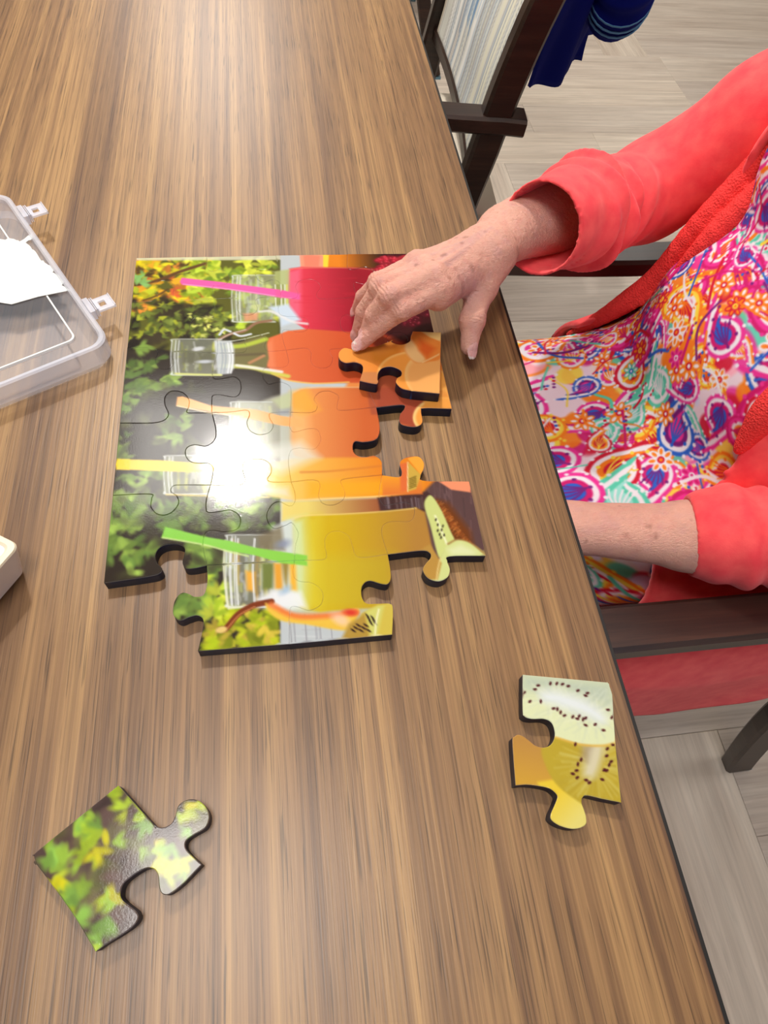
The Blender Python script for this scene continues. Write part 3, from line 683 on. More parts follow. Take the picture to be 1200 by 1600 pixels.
# ---- outlines of the pieces (traced along the photographed seams, on the plane of the print)
Nd = {(0, 0): (213, 403), (0, 1): (323, 401), (0, 2): (431, 399), (0, 3): (543, 397), (0, 4): (650, 396),
      (1, 0): (206, 471), (1, 1): (334, 467), (1, 2): (439, 464), (1, 3): (557, 464), (1, 4): (665, 462),
      (2, 0): (199, 543), (2, 1): (340, 552), (2, 2): (447, 547), (2, 3): (566, 545), (2, 4): (684, 545),
      (3, 0): (187, 661), (3, 1): (331, 645), (3, 2): (454, 644), (3, 3): (588, 636), (3, 4): (706, 638),
      (4, 0): (176, 774), (4, 1): (329, 758), (4, 2): (455, 753), (4, 3): (597, 742), (4, 4): (733, 752),
      (5, 0): (162, 910), (5, 1): (323, 883), (5, 2): (460, 876), (5, 3): (606, 866), (5, 4): (759, 868),
      (6, 1): (309, 1017), (6, 2): (452, 1006), (6, 3): (613, 991)}
V = {(0, 1): [(324, 419), (331, 424), (345, 421), (357, 428), (356, 441), (345, 446), (334, 446), (332, 455)],
     (0, 2): [(435, 418), (428, 424), (415, 421), (402, 422), (400, 432), (410, 441), (427, 437), (437, 443)],
     (0, 3): [(543, 418), (552, 421), (570, 417), (585, 425), (584, 440), (570, 444), (554, 441), (553, 448)],
     (1, 1): [(336, 488), (328, 497), (312, 493), (299, 502), (297, 516), (306, 527), (322, 527), (335, 522), (340, 535)],
     (1, 2): [(435, 485), (441, 493), (462, 495), (477, 497), (483, 507), (479, 516), (465, 519), (447, 515), (441, 520), (443, 534)],
     (1, 3): [(557, 487), (550, 493), (540, 492), (532, 500), (534, 514), (545, 520), (558, 516), (565, 522)],
     (2, 1): [(333, 575), (333, 590), (345, 592), (365, 589), (375, 596), (376, 611), (367, 620), (345, 617), (333, 618), (331, 626)],
     (2, 2): [(451, 566), (442, 574), (415, 575), (411, 585), (412, 592), (420, 600), (437, 597), (451, 602), (455, 612)],
     (2, 3): [(570, 558), (580, 562), (592, 559), (601, 567), (600, 578), (590, 583), (578, 583), (575, 592), (577, 612)],
     (3, 1): [(337, 669), (336, 686), (323, 697), (304, 695), (292, 700), (290, 711), (297, 721), (310, 724), (325, 724), (333, 731), (332, 745)],
     (3, 2): [(453, 668), (460, 675), (480, 670), (495, 671), (501, 682), (500, 692), (490, 702), (468, 700), (455, 704), (451, 716), (451, 726)],
     (3, 3): [(593, 663), (592, 679), (585, 687), (568, 690), (555, 689), (551, 697), (553, 707), (561, 713), (572, 714), (585, 712), (595, 719), (597, 728)],
     (4, 1): [(323, 779), (322, 794), (326, 801), (346, 799), (360, 797), (373, 805), (376, 816), (370, 827), (352, 831), (333, 829), (321, 833), (317, 852)],
     (4, 2): [(461, 771), (461, 784), (453, 791), (436, 784), (424, 790), (417, 804), (420, 818), (430, 826), (446, 821), (456, 817), (465, 830), (466, 839), (462, 852)],
     (4, 3): [(593, 765), (593, 778), (600, 789), (612, 788), (634, 785), (647, 794), (646, 809), (637, 815), (612, 815), (599, 821), (597, 836)],
     (5, 1): [(324, 908), (318, 929), (304, 932), (296, 928), (284, 926), (274, 936), (270, 952), (272, 963), (282, 969), (295, 964), (308, 961), (317, 967), (317, 980)],
     (5, 2): [(458, 897), (466, 908), (487, 911), (501, 921), (505, 933), (500, 946), (483, 954), (462, 948), (453, 955)],
     (5, 3): [(611, 898), (607, 911), (597, 912), (577, 907), (566, 915), (565, 931), (572, 942), (589, 943), (609, 943), (614, 952)]}
H = {(1, 0): [(238, 470), (246, 462), (240, 450), (247, 440), (262, 439), (273, 447), (270, 459), (275, 467), (290, 469)],
     (1, 1): [(365, 466), (374, 470), (370, 480), (376, 491), (392, 492), (402, 484), (399, 472), (407, 465)],
     (1, 2): [(460, 466), (466, 459), (462, 448), (470, 438), (490, 437), (501, 448), (495, 459), (498, 466), (515, 467)],
     (1, 3): [(590, 464), (600, 468), (596, 480), (603, 490), (620, 491), (630, 482), (628, 470), (636, 464)],
     (2, 0): [(235, 543), (246, 549), (243, 562), (248, 574), (262, 577), (272, 568), (268, 555), (276, 549)],
     (2, 1): [(378, 551), (386, 544), (382, 533), (390, 524), (406, 523), (416, 531), (413, 542), (420, 549)],
     (2, 2): [(477, 544), (486, 551), (486, 564), (492, 572), (505, 575), (516, 571), (520, 560), (516, 551), (521, 545)],
     (2, 3): [(600, 545), (608, 540), (604, 530), (611, 521), (628, 520), (637, 529), (634, 540), (642, 545)],
     (3, 0): [(245, 660), (263, 649), (258, 633), (258, 620), (268, 611), (285, 613), (295, 624), (295, 635), (292, 644), (305, 645)],
     (3, 1): [(360, 644), (385, 641), (390, 648), (386, 660), (390, 672), (403, 679), (420, 676), (427, 665), (421, 652), (425, 645)],
     (3, 2): [(488, 644), (496, 635), (491, 624), (499, 613), (515, 611), (529, 619), (527, 633), (533, 641)],
     (3, 3): [(628, 632), (632, 638), (625, 648), (625, 660), (635, 665), (651, 666), (660, 659), (658, 642), (663, 637)],
     (4, 0): [(234, 772), (237, 779), (236, 792), (244, 802), (256, 805), (269, 800), (279, 787), (276, 775), (267, 768), (270, 760), (282, 758)],
     (4, 1): [(369, 759), (383, 752), (380, 738), (380, 724), (392, 718), (410, 718), (422, 725), (424, 738), (418, 748), (425, 753)],
     (4, 2): [(490, 750), (500, 757), (498, 775), (505, 787), (522, 789), (536, 781), (539, 769), (533, 755), (540, 748)],
     (4, 3): [(623, 745), (628, 738), (625, 726), (627, 719), (637, 714), (654, 713), (662, 722), (662, 732), (657, 744), (665, 751)],
     (5, 0): [(232, 900), (249, 895), (253, 888), (246, 880), (242, 869), (247, 857), (260, 850), (279, 850), (289, 858), (285, 878), (290, 887), (304, 887)],
     (5, 1): [],
     (5, 2): [(501, 875), (510, 870), (508, 855), (508, 842), (516, 832), (530, 830), (545, 838), (551, 854), (556, 868), (570, 871)],
     (5, 3): [(657, 860), (671, 863), (673, 871), (665, 881), (661, 891), (669, 903), (685, 908), (699, 902), (703, 890), (699, 877), (703, 869)]}
def curve_mm(pts, conv):
    q = [conv(p) for p in pts]
    return crom(q, 6) if len(q) > 2 else np.array([q[0] + (q[1] - q[0]) * t for t in np.linspace(0, 1, 13)])
def vcurve(r, c):
    if c in (0, 4): return curve_mm([Nd[r, c], Nd[r + 1, c]], pmm)
    return curve_mm([Nd[r, c]] + V[r, c] + [Nd[r + 1, c]], pmm)
def hcurve(r, c):
    if r in (0, 6): return curve_mm([Nd[r, c], Nd[r, c + 1]], pmm)
    return curve_mm([Nd[r, c]] + H[r, c] + [Nd[r, c + 1]], pmm)
def piece_outline(r, c):
    a, b = hcurve(r, c), vcurve(r, c + 1); d, e = hcurve(r + 1, c)[::-1], vcurve(r, c)[::-1]
    return np.vstack([a[:-1], b[:-1], d[:-1], e[:-1]])
def shrink(pts, d):
    n = len(pts); ar = sum(pts[i][0] * pts[(i + 1) % n][1] - pts[(i + 1) % n][0] * pts[i][1] for i in range(n))
    if ar < 0: pts = pts[::-1]
    t = np.roll(pts, -1, 0) - np.roll(pts, 1, 0); t /= np.linalg.norm(t, axis=1)[:, None] + 1e-9
    return pts + np.stack([-t[:, 1], t[:, 0]], 1) * d
INK = 0.74                                    # reflectance of the print's white
PRINT_EDGE = mat('paper_edge', lin((206, 204, 196)), 0.5)
def build_piece(outline, canvas, label, z0=TT, step=0.85, tilt=None, gap=0.035, warp=None):
    out = shrink(np.array(outline), gap)
    c = out.mean(0); n = len(out)
    root = empty('puzzle_piece', (c[0] / 1000, c[1] / 1000, z0), label, 'puzzle piece', 'pieces of the jigsaw puzzle')
    # printed face: fine triangulation that carries the print
    lo, hi = out.min(0), out.max(0)
    X, Y = np.meshgrid(np.arange(lo[0], hi[0], step), np.arange(lo[1], hi[1], step)); X, Y = X.ravel(), Y.ravel()
    edge_in = shrink(out, 0.45)
    ok = inside(X, Y, edge_in) & (seg_dist(X, Y, edge_in, True) > step * 0.45)
    pts = np.vstack([edge_in, np.stack([X[ok], Y[ok]], 1)])
    r = delaunay_2d_cdt([Vector((p[0], p[1])) for p in pts], [(i, (i + 1) % n) for i in range(n)], [], 1, 1e-5)
    vs, tris = r[0], [tuple(f) for f in r[2]]
    V2 = np.array([(v[0], v[1]) for v in vs]); N2 = len(V2)
    col = linA(canvas.sample(V2[:, 0], V2[:, 1])) * INK
    bm_t = bmesh.new()
    zt = z0 + TH
    def tz(x, y): return 0.0 if tilt is None else (tilt[0] * (x - c[0]) + tilt[1] * (y - c[1])) / 1000.0
    verts = [(x / 1000, y / 1000, zt + tz(x, y)) for x, y in V2]
    # rim that turns down 0.5 mm
    ring0 = r[3][:n] if False else None
    base = len(verts)
    idx = []
    d2 = {}
    for i in range(n):
        p = edge_in[i]; j = int(np.argmin((V2[:, 0] - p[0]) ** 2 + (V2[:, 1] - p[1]) ** 2)); idx.append(j)
    for i in range(n): verts.append((out[i][0] / 1000, out[i][1] / 1000, zt + tz(*out[i]) - 0.00035))
    for i in range(n): verts.append((out[i][0] / 1000, out[i][1] / 1000, zt + tz(*out[i]) - 0.0011))
    faces = list(tris)
    for i in range(n):
        k = (i + 1) % n
        if idx[i] != idx[k]: faces.append((idx[i], base + i, base + k, idx[k]))
        faces.append((base + i, base + n + i, base + n + k, base + k))
    me = bpy.data.meshes.new('printed_face'); me.from_pydata(verts, [], faces); me.update()
    a = me.color_attributes.new('paint', 'FLOAT_COLOR', 'POINT')
    C_ = np.ones((len(verts), 4)); C_[:N2, :3] = col; C_[N2:N2 + n, :3] = linA(canvas.sample(out[:, 0], out[:, 1])) * 0.8 + 0.04; C_[N2 + n:, :3] = linA((150, 150, 146))
    a.data.foreach_set('color', C_.ravel())
    link('printed_face', me, M['print'], root)
    bm = bmesh.new(); k1 = 0.0011
    prof = [(0.0, -0.0012), (0.35, -0.0006), (0.0, 0.0)]
    top = [bm.verts.new((p[0] / 1000, p[1] / 1000, zt + tz(*p) - k1)) for p in out]
    bot = [bm.verts.new((p[0] / 1000, p[1] / 1000, z0 + max(0, tz(*p)))) for p in out]
    for i in range(n): bm.faces.new((bot[i], bot[(i + 1) % n], top[(i + 1) % n], top[i]))
    for f in bm.faces: f.smooth = True
    bm.faces.new(bot[::-1])
    obj('foam_core', bm, M['navy'], root)
    return root
LAB = {
 (0, 0): 'top left corner puzzle piece printed with yellow autumn leaves and a twig', (0, 1): 'top row puzzle piece with lime leaves, glass jar lip and pink straw',
 (0, 2): 'top row puzzle piece with grapefruit and the shoulder of the red bottle', (0, 3): 'top right corner puzzle piece with raspberries beside the hand',
 (1, 0): 'left edge puzzle piece with dark green foliage below the pink straw', (1, 1): 'puzzle piece with twine knot and jar base of the red drink',
 (1, 2): 'puzzle piece where the red drink meets the orange red bottle', (1, 3): 'right edge puzzle piece with dark berries in shadow under the hand',
 (2, 0): 'left edge puzzle piece with clear bottle mouth against dark leaves', (2, 1): 'puzzle piece with clear bottle neck and its pale shoulder highlight',
 (2, 2): 'puzzle piece of orange red bottle with a grey plank strip below', (2, 3): 'right edge puzzle piece lying under the stacked orange piece',
 (3, 0): 'left edge puzzle piece with the tip of the orange straw, shining grey', (3, 1): 'puzzle piece with orange straw entering the third jar',
 (3, 2): 'plain orange puzzle piece of the third bottle beside the gap', 
 (4, 0): 'left edge puzzle piece with leaves, above the missing lower left corner', (4, 1): 'puzzle piece with green straw crossing the last jar mouth',
 (4, 2): 'puzzle piece of amber and olive yellow bottles side by side', (4, 3): 'right edge puzzle piece with halved fuzzy kiwi on dark wood',
 (5, 1): 'bottom row puzzle piece with brown stem, leaves and jar bottom', (5, 2): 'bottom row puzzle piece with peach slice and kiwi under olive bottle'}
tr = random.Random(12)
pieces = {}
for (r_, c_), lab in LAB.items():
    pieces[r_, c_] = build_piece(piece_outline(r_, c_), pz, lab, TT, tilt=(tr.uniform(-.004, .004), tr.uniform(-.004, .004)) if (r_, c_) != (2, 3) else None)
def own_outline(px, conv):
    segs = []; cur = [px[0]]
    return segs
def closed_outline(groups, conv):
    """groups of points; the ends of a group are sharp corners"""
    out = []
    for g, h in zip(groups, groups[1:] + groups[:1]):
        q = curve_mm(g + [h[0]], conv); out.append(q[:-1])
    return np.vstack(out)
up = [[(645, 518)], [(689, 520)], [(687, 615), (645, 611)], [(645, 611), (628, 607), (619, 598), (621, 591), (627, 587), (626, 579), (612, 573), (598, 575), (591, 583), (590, 592)], [(591, 597), (588, 600), (575, 598)],
      [(562, 595), (567, 579), (565, 570), (554, 566), (541, 567), (532, 563), (529, 556), (531, 549), (539, 544), (555, 547), (572, 543), (589, 541), (611, 533), (612, 533)], [(611, 534), (616, 537), (628, 539), (640, 534), (642, 526)]]
up_o = closed_outline(up, c2.conv)
build_piece(up_o, c2, 'loose puzzle piece with orange slices stacked on top of the puzzle by the fingertips', TT + TH + 0.0006, step=0.8)
kw = [[(817, 1054), (935, 1065), (950, 1067), (953, 1073)], [(957, 1085), (962, 1160)], [(971, 1254)], [(941, 1248), (919, 1243), (911, 1245), (909, 1254), (913, 1266), (916, 1277), (916, 1287), (908, 1293), (894, 1295), (875, 1290), (862, 1281), (861, 1272), (866, 1260), (870, 1250), (871, 1243), (864, 1235), (853, 1230), (826, 1226)],
      [(806, 1227)], [(803, 1190), (801, 1156), (804, 1151), (809, 1148), (817, 1150), (828, 1158), (837, 1165), (850, 1168), (861, 1163), (867, 1151), (866, 1138), (861, 1128), (850, 1123), (831, 1123), (820, 1119), (817, 1109)]]
build_piece(closed_outline(kw, ck.conv), ck, 'loose puzzle piece with sliced kiwi lying near the right table edge', TT, step=0.7)
lf = [[(185, 1227)], [(201, 1245), (241, 1290)], [(241, 1290), (254, 1293), (267, 1287), (274, 1274), (279, 1258), (294, 1249), (310, 1251), (323, 1263), (327, 1277), (321, 1293), (305, 1303), (293, 1311), (289, 1320), (294, 1331)], [(315, 1351), (286, 1381), (265, 1397), (254, 1397), (249, 1388), (246, 1366), (238, 1357), (222, 1359), (195, 1378), (188, 1394), (190, 1405), (201, 1415), (213, 1425), (215, 1437), (201, 1453), (163, 1477)],
      [(149, 1487), (110, 1423), (57, 1351)], [(57, 1351), (53, 1338), (57, 1331)], [(123, 1277)]]
build_piece(closed_outline(lf, cl.conv), cl, 'loose leafy green corner puzzle piece lying alone at the lower left', TT, step=0.8)

# ================================================================== chairs
fabc = Canvas(-235, 520, 235, 920, 1.6, None, (208, 206, 196))
fr2 = random.Random(5)
y = -235.0
while y < 235:
    w_ = fr2.choice([3, 5, 8, 12, 16]); c = fr2.choice([(222, 220, 210), (206, 204, 194), (190, 196, 200), (214, 210, 190), (176, 182, 186), (226, 224, 218)])
    fabc.poly([(y, 515), (y + w_, 515), (y + w_, 925), (y, 925)], c, 0.8)
    k = fr2.random()
    if k < 0.3: fabc.stroke([(y, 515), (y, 925)], 1.6, fr2.choice([(150, 120, 96), (120, 110, 100), (170, 140, 110)]), 0.6, 0.8)
    elif k < 0.65:
        cc = fr2.choice([(104, 104, 100), (84, 100, 122), (126, 120, 108)])
        for z in np.arange(520, 920, 7.0): fabc.blob((y + w_ * 0.5, z + (3.5 if fr2.random() < 0 else 0)), 1.3, 1.7, 0, cc, 0.7, 0.85)
        for z in np.arange(523.5, 920, 7.0): fabc.blob((y + w_ * 0.5 + 3.6, z), 1.3, 1.7, 0, cc, 0.7, 0.85)
    y += w_
for (yy, zz, ry, rz_) in ((50, 770, 60, 120), (-60, 860, 30, 90)):   # woven blue patches
    for i in range(26):
        y0 = yy + fr2.uniform(-ry, ry); z0 = zz + fr2.uniform(-rz_ * .5, rz_ * .5)
        fabc.stroke([(y0, z0 - fr2.uniform(30, 90)), (y0, z0 + fr2.uniform(30, 90))], 4.5, fr2.choice([(70, 116, 168), (92, 134, 178), (120, 150, 184)]), 3, 0.55)
M['fabric'] = attr_mat('striped_weave', 0.85, 0.2, 700, 0.3, 0.0005)
def make_chair(label, rx, yc, ang=0.0, arm_len=0.42, arm_rise=0.0):
    """rx, yc: where the back posts stand at armrest height; the chair faces -X"""
    ca, sa = math.cos(ang), math.sin(ang)
    def W(x, y, z): return (rx + x * ca - y * sa, yc + x * sa + y * ca, z)
    rot = Matrix.Rotation(ang, 3, 'Z'); side = rot @ Vector((0, 1, 0))
    t = empty('dining_armchair', W(-0.2, 0, 0), label, 'chair', None, ang)
    fx_ = arm_len - 0.012; SD = fx_ + 0.03
    prof = [(0.052, 0.008), (0.018, 0.12), (-0.022, 0.28), (-0.036, 0.42), (-0.026, 0.52), (-0.008, 0.62), (0.004, 0.70), (0.026, 0.80), (0.055, 0.90), (0.07, 0.95)]
    prof = [tuple(p) for p in crom(prof, 3)]
    for s in (-1, 1):
        bm = bmesh.new(); sweep(bm, [W(x, s * (0.258 + 0.048 * max(0, 1 - z / 0.5) ** 1.3), z) for x, z in prof], 0.030, 0.046, side); p_ = obj('back_post', bm, M['darkwood'], t)
        bm = bmesh.new(); box(bm, W(0.056, s * 0.305, 0.004), (0.04, 0.028, 0.008), rot); obj('glide', bm, M['glide'], p_)
        bm = bmesh.new(); sweep(bm, [W(-fx_ - 0.01 * (1 - z / .66), s * 0.232, z) for z in (0.008, 0.2, 0.45, 0.645)], 0.034, 0.034, side); p_ = obj('front_leg', bm, M['darkwood'], t)
        bm = bmesh.new(); box(bm, W(-fx_ - 0.01, s * 0.232, 0.004), (0.03, 0.03, 0.008), rot); obj('glide', bm, M['glide'], p_)
        n = 12; pts = []
        for i in range(n + 1):
            u = i / n; x = 0.045 - (arm_len + 0.045) * u
            pts.append(W(x, s * (0.258 - 0.004 * math.sin(u * 3.1)), 0.664 + arm_rise * u - 0.012 * math.sin(u * math.pi) + (0.0 if u > 0.06 else -0.002)))
        bm = bmesh.new(); sweep(bm, pts, 0.044, 0.026, side); obj('armrest', bm, M['darkwood'], t)
        bm = bmesh.new(); sweep(bm, [W(-0.03, s * 0.225, 0.385), W(-0.2, s * 0.225, 0.385), W(-fx_ + 0.01, s * 0.225, 0.385)], 0.022, 0.05, side); obj('side_rail', bm, M['darkwood'], t)
    bm = bmesh.new(); sweep(bm, [W(-fx_, -0.22, 0.385), W(-fx_ - 0.005, 0, 0.385), W(-fx_, 0.22, 0.385)], 0.022, 0.05, rot @ Vector((1, 0, 0))); obj('front_rail', bm, M['darkwood'], t)
    for z, nm in ((0.565, 'bottom_rail'), (0.925, 'top_rail')):
        bx_ = 0.06 if z > 0.9 else -0.015
        bm = bmesh.new(); sweep(bm, [W(bx_ + 0.012 * (1 - (v / 0.24) ** 2), v, z) for v in np.linspace(-0.243, 0.243, 9)], 0.024, 0.04 if z > 0.9 else 0.028, rot @ Vector((1, 0, 0))); obj(nm, bm, M['darkwood'], t)
    # upholstered seat with soft edges
    bm = bmesh.new(); box(bm, (0, 0, 0), (SD + 0.06, 0.42, 0.07), None, 0.0)
    bmesh.ops.subdivide_edges(bm, edges=bm.edges[:], cuts=7, use_grid_fill=True)
    for v in bm.verts:
        u, q = abs(v.co.x) / (SD / 2 + 0.03), abs(v.co.y) / 0.21
        e_ = max(0, u - 0.85) / 0.15, max(0, q - 0.85) / 0.15
        k = min(1, math.hypot(*e_))
        v.co.z = v.co.z * (1 - 0.45 * k * k) + (0.008 * (1 - u * u) * (1 - q * q) if v.co.z > 0 else 0)
        v.co = Vector(W(v.co.x - SD / 2 + 0.03, v.co.y * (0.985 if v.co.x > 0 else 1.0), v.co.z + 0.452))
    obj('seat_cushion', bm, M['cream'], t, True)
    # striped back panel, bowed backwards
    NY, NZ = 280, 90; vs = []; uv = []
    for lay, off in ((0, -0.009), (1, 0.009)):
        for j in range(NZ + 1):
            z = 0.572 + (0.91 - 0.572) * j / NZ
            px_ = np.interp(z, [p[1] for p in prof], [p[0] for p in prof])
            for i in range(NY + 1):
                v = -0.235 + 0.47 * i / NY; b = 0.012 * (1 - (v / 0.235) ** 2)
                edge = min(1, (0.235 - abs(v)) / 0.012, (z - 0.572) / 0.012 + 0.2, (0.91 - z) / 0.012 + 0.2)
                vs.append(W(px_ + b + off * math.sqrt(max(0.02, edge)), v, z)); uv.append((v * 1000, z * 1000))
    fs = []; R_ = NY + 1; S_ = (NY + 1) * (NZ + 1)
    for j in range(NZ):
        for i in range(NY):
            a = j * R_ + i; fs.append((a, a + R_, a + R_ + 1, a + 1)); fs.append((S_ + a, S_ + a + 1, S_ + a + R_ + 1, S_ + a + R_))
    for i in range(NY): fs.append((i, i + 1, S_ + i + 1, S_ + i)); a = NZ * R_ + i; fs.append((a, S_ + a, S_ + a + 1, a + 1))
    for j in range(NZ): a = j * R_; fs.append((a, S_ + a, S_ + a + R_, a + R_)); a += NY; fs.append((a, a + R_, S_ + a + R_, S_ + a))
    me = mesh_np('back_panel', vs, fs); at = me.color_attributes.new('paint', 'FLOAT_COLOR', 'POINT')
    uv = np.array(uv); C_ = np.ones((len(vs), 4)); C_[:, :3] = linA(fabc.sample(uv[:, 0], uv[:, 1])); at.data.foreach_set('color', C_.ravel())
    link('back_panel', me, M['fabric'], t, True)
    return t
make_chair('dark wooden armchair the person sits in, its armrest reaching under the table', 0.70, 0.434, 0.0, 0.53)
make_chair('empty dark wooden armchair with striped woven back, next along the table', 0.352, 1.257, math.radians(-3), 0.36, 0.035)
make_chair('dark armchair at the far end of the table, only its black legs showing', 0.535, 2.82, 0.0, 0.30)

# ================================================================== blue jacket over the empty chair
M['blue'] = mat('blue_fleece', lin((8, 22, 122)), 0.9, 0.12)
M['stripe'] = mat('pale_blue_stripe', lin((96, 160, 214)), 0.8)
jk = empty('jacket', (0.50, 1.10, 0.55), 'royal blue jacket with light blue cuff stripes hung on the striped chair back', 'jacket')
def cloth_patch(name, corners, nu, nv, fold, mt, parent, thick=0.004, amp=0.012, phase=0.0):
    (a, b, c, d) = [Vector(p) for p in corners]       # a-b top, d-c bottom
    vs = []; nrm = (b - a).cross(d - a).normalized()
    for j in range(nv + 1):
        v = j / nv
        for i in range(nu + 1):
            u = i / nu; p = (a * (1 - u) + b * u) * (1 - v) + (d * (1 - u) + c * u) * v
            p += nrm * (amp * (0.3 + v) * math.sin(u * fold * 6.28 + phase + v * 1.5) + 0.3 * amp * math.sin(u * 17 + v * 5))
            vs.append(p)
    fs = [(j * (nu + 1) + i, j * (nu + 1) + i + 1, (j + 1) * (nu + 1) + i + 1, (j + 1) * (nu + 1) + i) for j in range(nv) for i in range(nu)]
    me = bpy.data.meshes.new(name); me.from_pydata(vs, [], fs); me.update()
    o = link(name, me, mt, parent, True)
    s = o.modifiers.new('thick', 'SOLIDIFY'); s.thickness = thick; s.offset = 0
    return o
Pt = lambda x, y, z: Vector(P(x, y, z))
cloth_patch('jacket_front', [Pt(890, -60, .84), Pt(965, -60, .80), Pt(912, 96, .62), Pt(832, 142, .60)], 24, 18, 1.2, M['blue'], jk, 0.006, 0.010)
cloth_patch('jacket_back', [Pt(900, -60, .80), Pt(960, -50, .76), Pt(925, 40, .60), Pt(872, 100, .57)], 24, 18, 1.4, M['blue'], jk, 0.006, 0.012, 1.0)
bm = bmesh.new(); sp = [Pt(1000, -120, .86), Pt(990, -70, .82), Pt(980, -28, .78), Pt(968, 2, .745), Pt(956, 24, .715)]
rad = [0.050, 0.052, 0.048, 0.050, 0.042]
cr = crom(sp, 6); rr_ = np.interp(np.linspace(0, 4, len(cr)), range(5), rad)
tube(bm, cr, [r * (1 + 0.05 * math.sin(i * 1.3)) for i, r in enumerate(rr_)], 24)
sl = obj('sleeve', bm, M['blue'], jk, True)
for k in (15, 17, 19):
    bm = bmesh.new(); c0, c1 = Vector(cr[k]), Vector(cr[k + 1]); d = (c1 - c0).normalized()
    tube(bm, [c0, c0 + d * 0.004], [rr_[k] + 0.0022] * 2, 24, False)
    so = obj('cuff_stripe', bm, M['stripe'], sl); so.modifiers.new('thick', 'SOLIDIFY').thickness = 0.0015

# ================================================================== clear plastic case with a torn label
M['plastic'] = mat('frosted_plastic', lin((226, 230, 240)), 0.22, 0.5, **{'Transmission Weight': 0.0, 'Alpha': 0.10})
M['plastic_rim'] = mat('frosted_plastic_thick', lin((232, 236, 250)), 0.3, 0.5, Alpha=0.42)
M['label'] = mat('torn_paper_label', lin((214, 217, 214)), 0.8, 0.2)
ca_ = Vector(P(8, 297, .776)); cb_ = Vector(P(174, 534, .776))
ex = (cb_ - ca_); LEN = ex.length; ex.normalize(); ey = Vector((ex.y, -ex.x, 0))       # ex along the latch side, ey to the left
if ey.x > 0: ey = -ey
WID = 0.30
case = empty('plastic_case', tuple(ca_ + ex * LEN / 2 + ey * WID / 2 - Vector((0, 0, .026))), 'clear frosted plastic case with two open latches and a torn white label, at the left', 'case')
def CW(u, v, z): return ca_ + ex * u + ey * v + Vector((0, 0, z - 0.776))
def rrect(u0, v0, u1, v1, r, n=6):
    out = []
    for (cu, cv, a0) in ((u1 - r, v1 - r, 0), (u0 + r, v1 - r, 90), (u0 + r, v0 + r, 180), (u1 - r, v0 + r, 270)):
        for k in range(n + 1):
            a = math.radians(a0 + 90 * k / n); out.append((cu + r * math.cos(a), cv + r * math.sin(a)))
    return out
def loft(bm, loops, cap0=False, cap1=False):
    R_ = [[bm.verts.new(CW(u, v, z)) for u, v in lp] for lp, z in loops]
    for A, B in zip(R_, R_[1:]):
        n = len(A)
        for k in range(n): bm.faces.new((A[k], A[(k + 1) % n], B[(k + 1) % n], B[k]))
    if cap0: bm.faces.new(R_[0][::-1])
    if cap1: bm.faces.new(R_[-1])
zt_ = 0.776
bm = bmesh.new(); loft(bm, [(rrect(.006, .006, LEN - .006, WID - .006, .014), 0.7705), (rrect(.022, .022, LEN - .022, WID - .022, .006), 0.7705)])
loft(bm, [(rrect(.0235, .0235, LEN - .0235, WID - .0235, .006), 0.772), (rrect(.03, .03, LEN - .03, WID - .03, .006), 0.772)], False, True)
o = obj('lid_panel', bm, M['plastic'], case)
bm = bmesh.new(); loft(bm, [(rrect(.0225, .0225, LEN - .0225, WID - .0225, .006), 0.7700), (rrect(.0225, .0225, LEN - .0225, WID - .0225, .006), 0.7726), (rrect(.0238, .0238, LEN - .0238, WID - .0238, .006), 0.7726), (rrect(.0238, .0238, LEN - .0238, WID - .0238, .006), 0.7700)])
obj('panel_ridge', bm, M['metalwhite'], case)
bm = bmesh.new(); loft(bm, [(rrect(.003, .003, LEN - .003, WID - .003, .016), 0.7515), (rrect(0, 0, LEN, WID, .016), 0.757), (rrect(0, 0, LEN, WID, .016), 0.7745), (rrect(.0015, .0015, LEN - .0015, WID - .0015, .015), 0.776), (rrect(.004, .004, LEN - .004, WID - .004, .014), 0.776), (rrect(.0055, .0055, LEN - .0055, WID - .0055, .013), 0.7745), (rrect(.006, .006, LEN - .006, WID - .006, .013), 0.7705)])
obj('rim_wall', bm, M['plastic_rim'], case, False)
bm = bmesh.new(); loft(bm, [(rrect(.003, .003, LEN - .003, WID - .003, .016), 0.7505), (rrect(.003, .003, LEN - .003, WID - .003, .016), 0.7518)], True, True)
obj('base_panel', bm, M['plastic'], case)
for uc in (np.dot(np.array(P(52, 326, .776)) - np.array(ca_), np.array(ex)), np.dot(np.array(P(160, 470, .776)) - np.array(ca_), np.array(ex))):
    bm = bmesh.new()
    def bxu(u0, u1, v0, v1, z0, z1):
        vv = [bm.verts.new(CW(u, v, z)) for z in (z0, z1) for u, v in ((u0, v0), (u1, v0), (u1, v1), (u0, v1))]
        for f in ((0, 1, 2, 3), (4, 5, 6, 7), (0, 1, 5, 4), (1, 2, 6, 5), (2, 3, 7, 6), (3, 0, 4, 7)): bm.faces.new([vv[i] for i in f])
    uc = float(uc)
    bxu(uc - .010, uc + .010, -.004, .0005, .768, .777)
    for k in range(3): bxu(uc - .0085, uc + .0085, -.0035 + k * 0.0016 - .004, -.0026 + k * 0.0016 - .004, .7685, .7765)
    a0, a1 = -.022, -.007                                   # open flap with its square eye
    bxu(uc - .0085, uc - .0032, a0, a1, .7722, .7742); bxu(uc + .0038, uc + .0085, a0, a1, .7722, .7742)
    bxu(uc - .0032, uc + .0038, a0, a0 + .0055, .7722, .7742); bxu(uc - .0032, uc + .0038, a1 - .0035, a1, .7722, .7742)
    bxu(uc - .0085, uc + .0085, a0 - .001, a0, .7722, .7752)
    bmesh.ops.recalc_face_normals(bm, faces=bm.faces[:])
    obj('latch', bm, M['plastic_rim'], case)
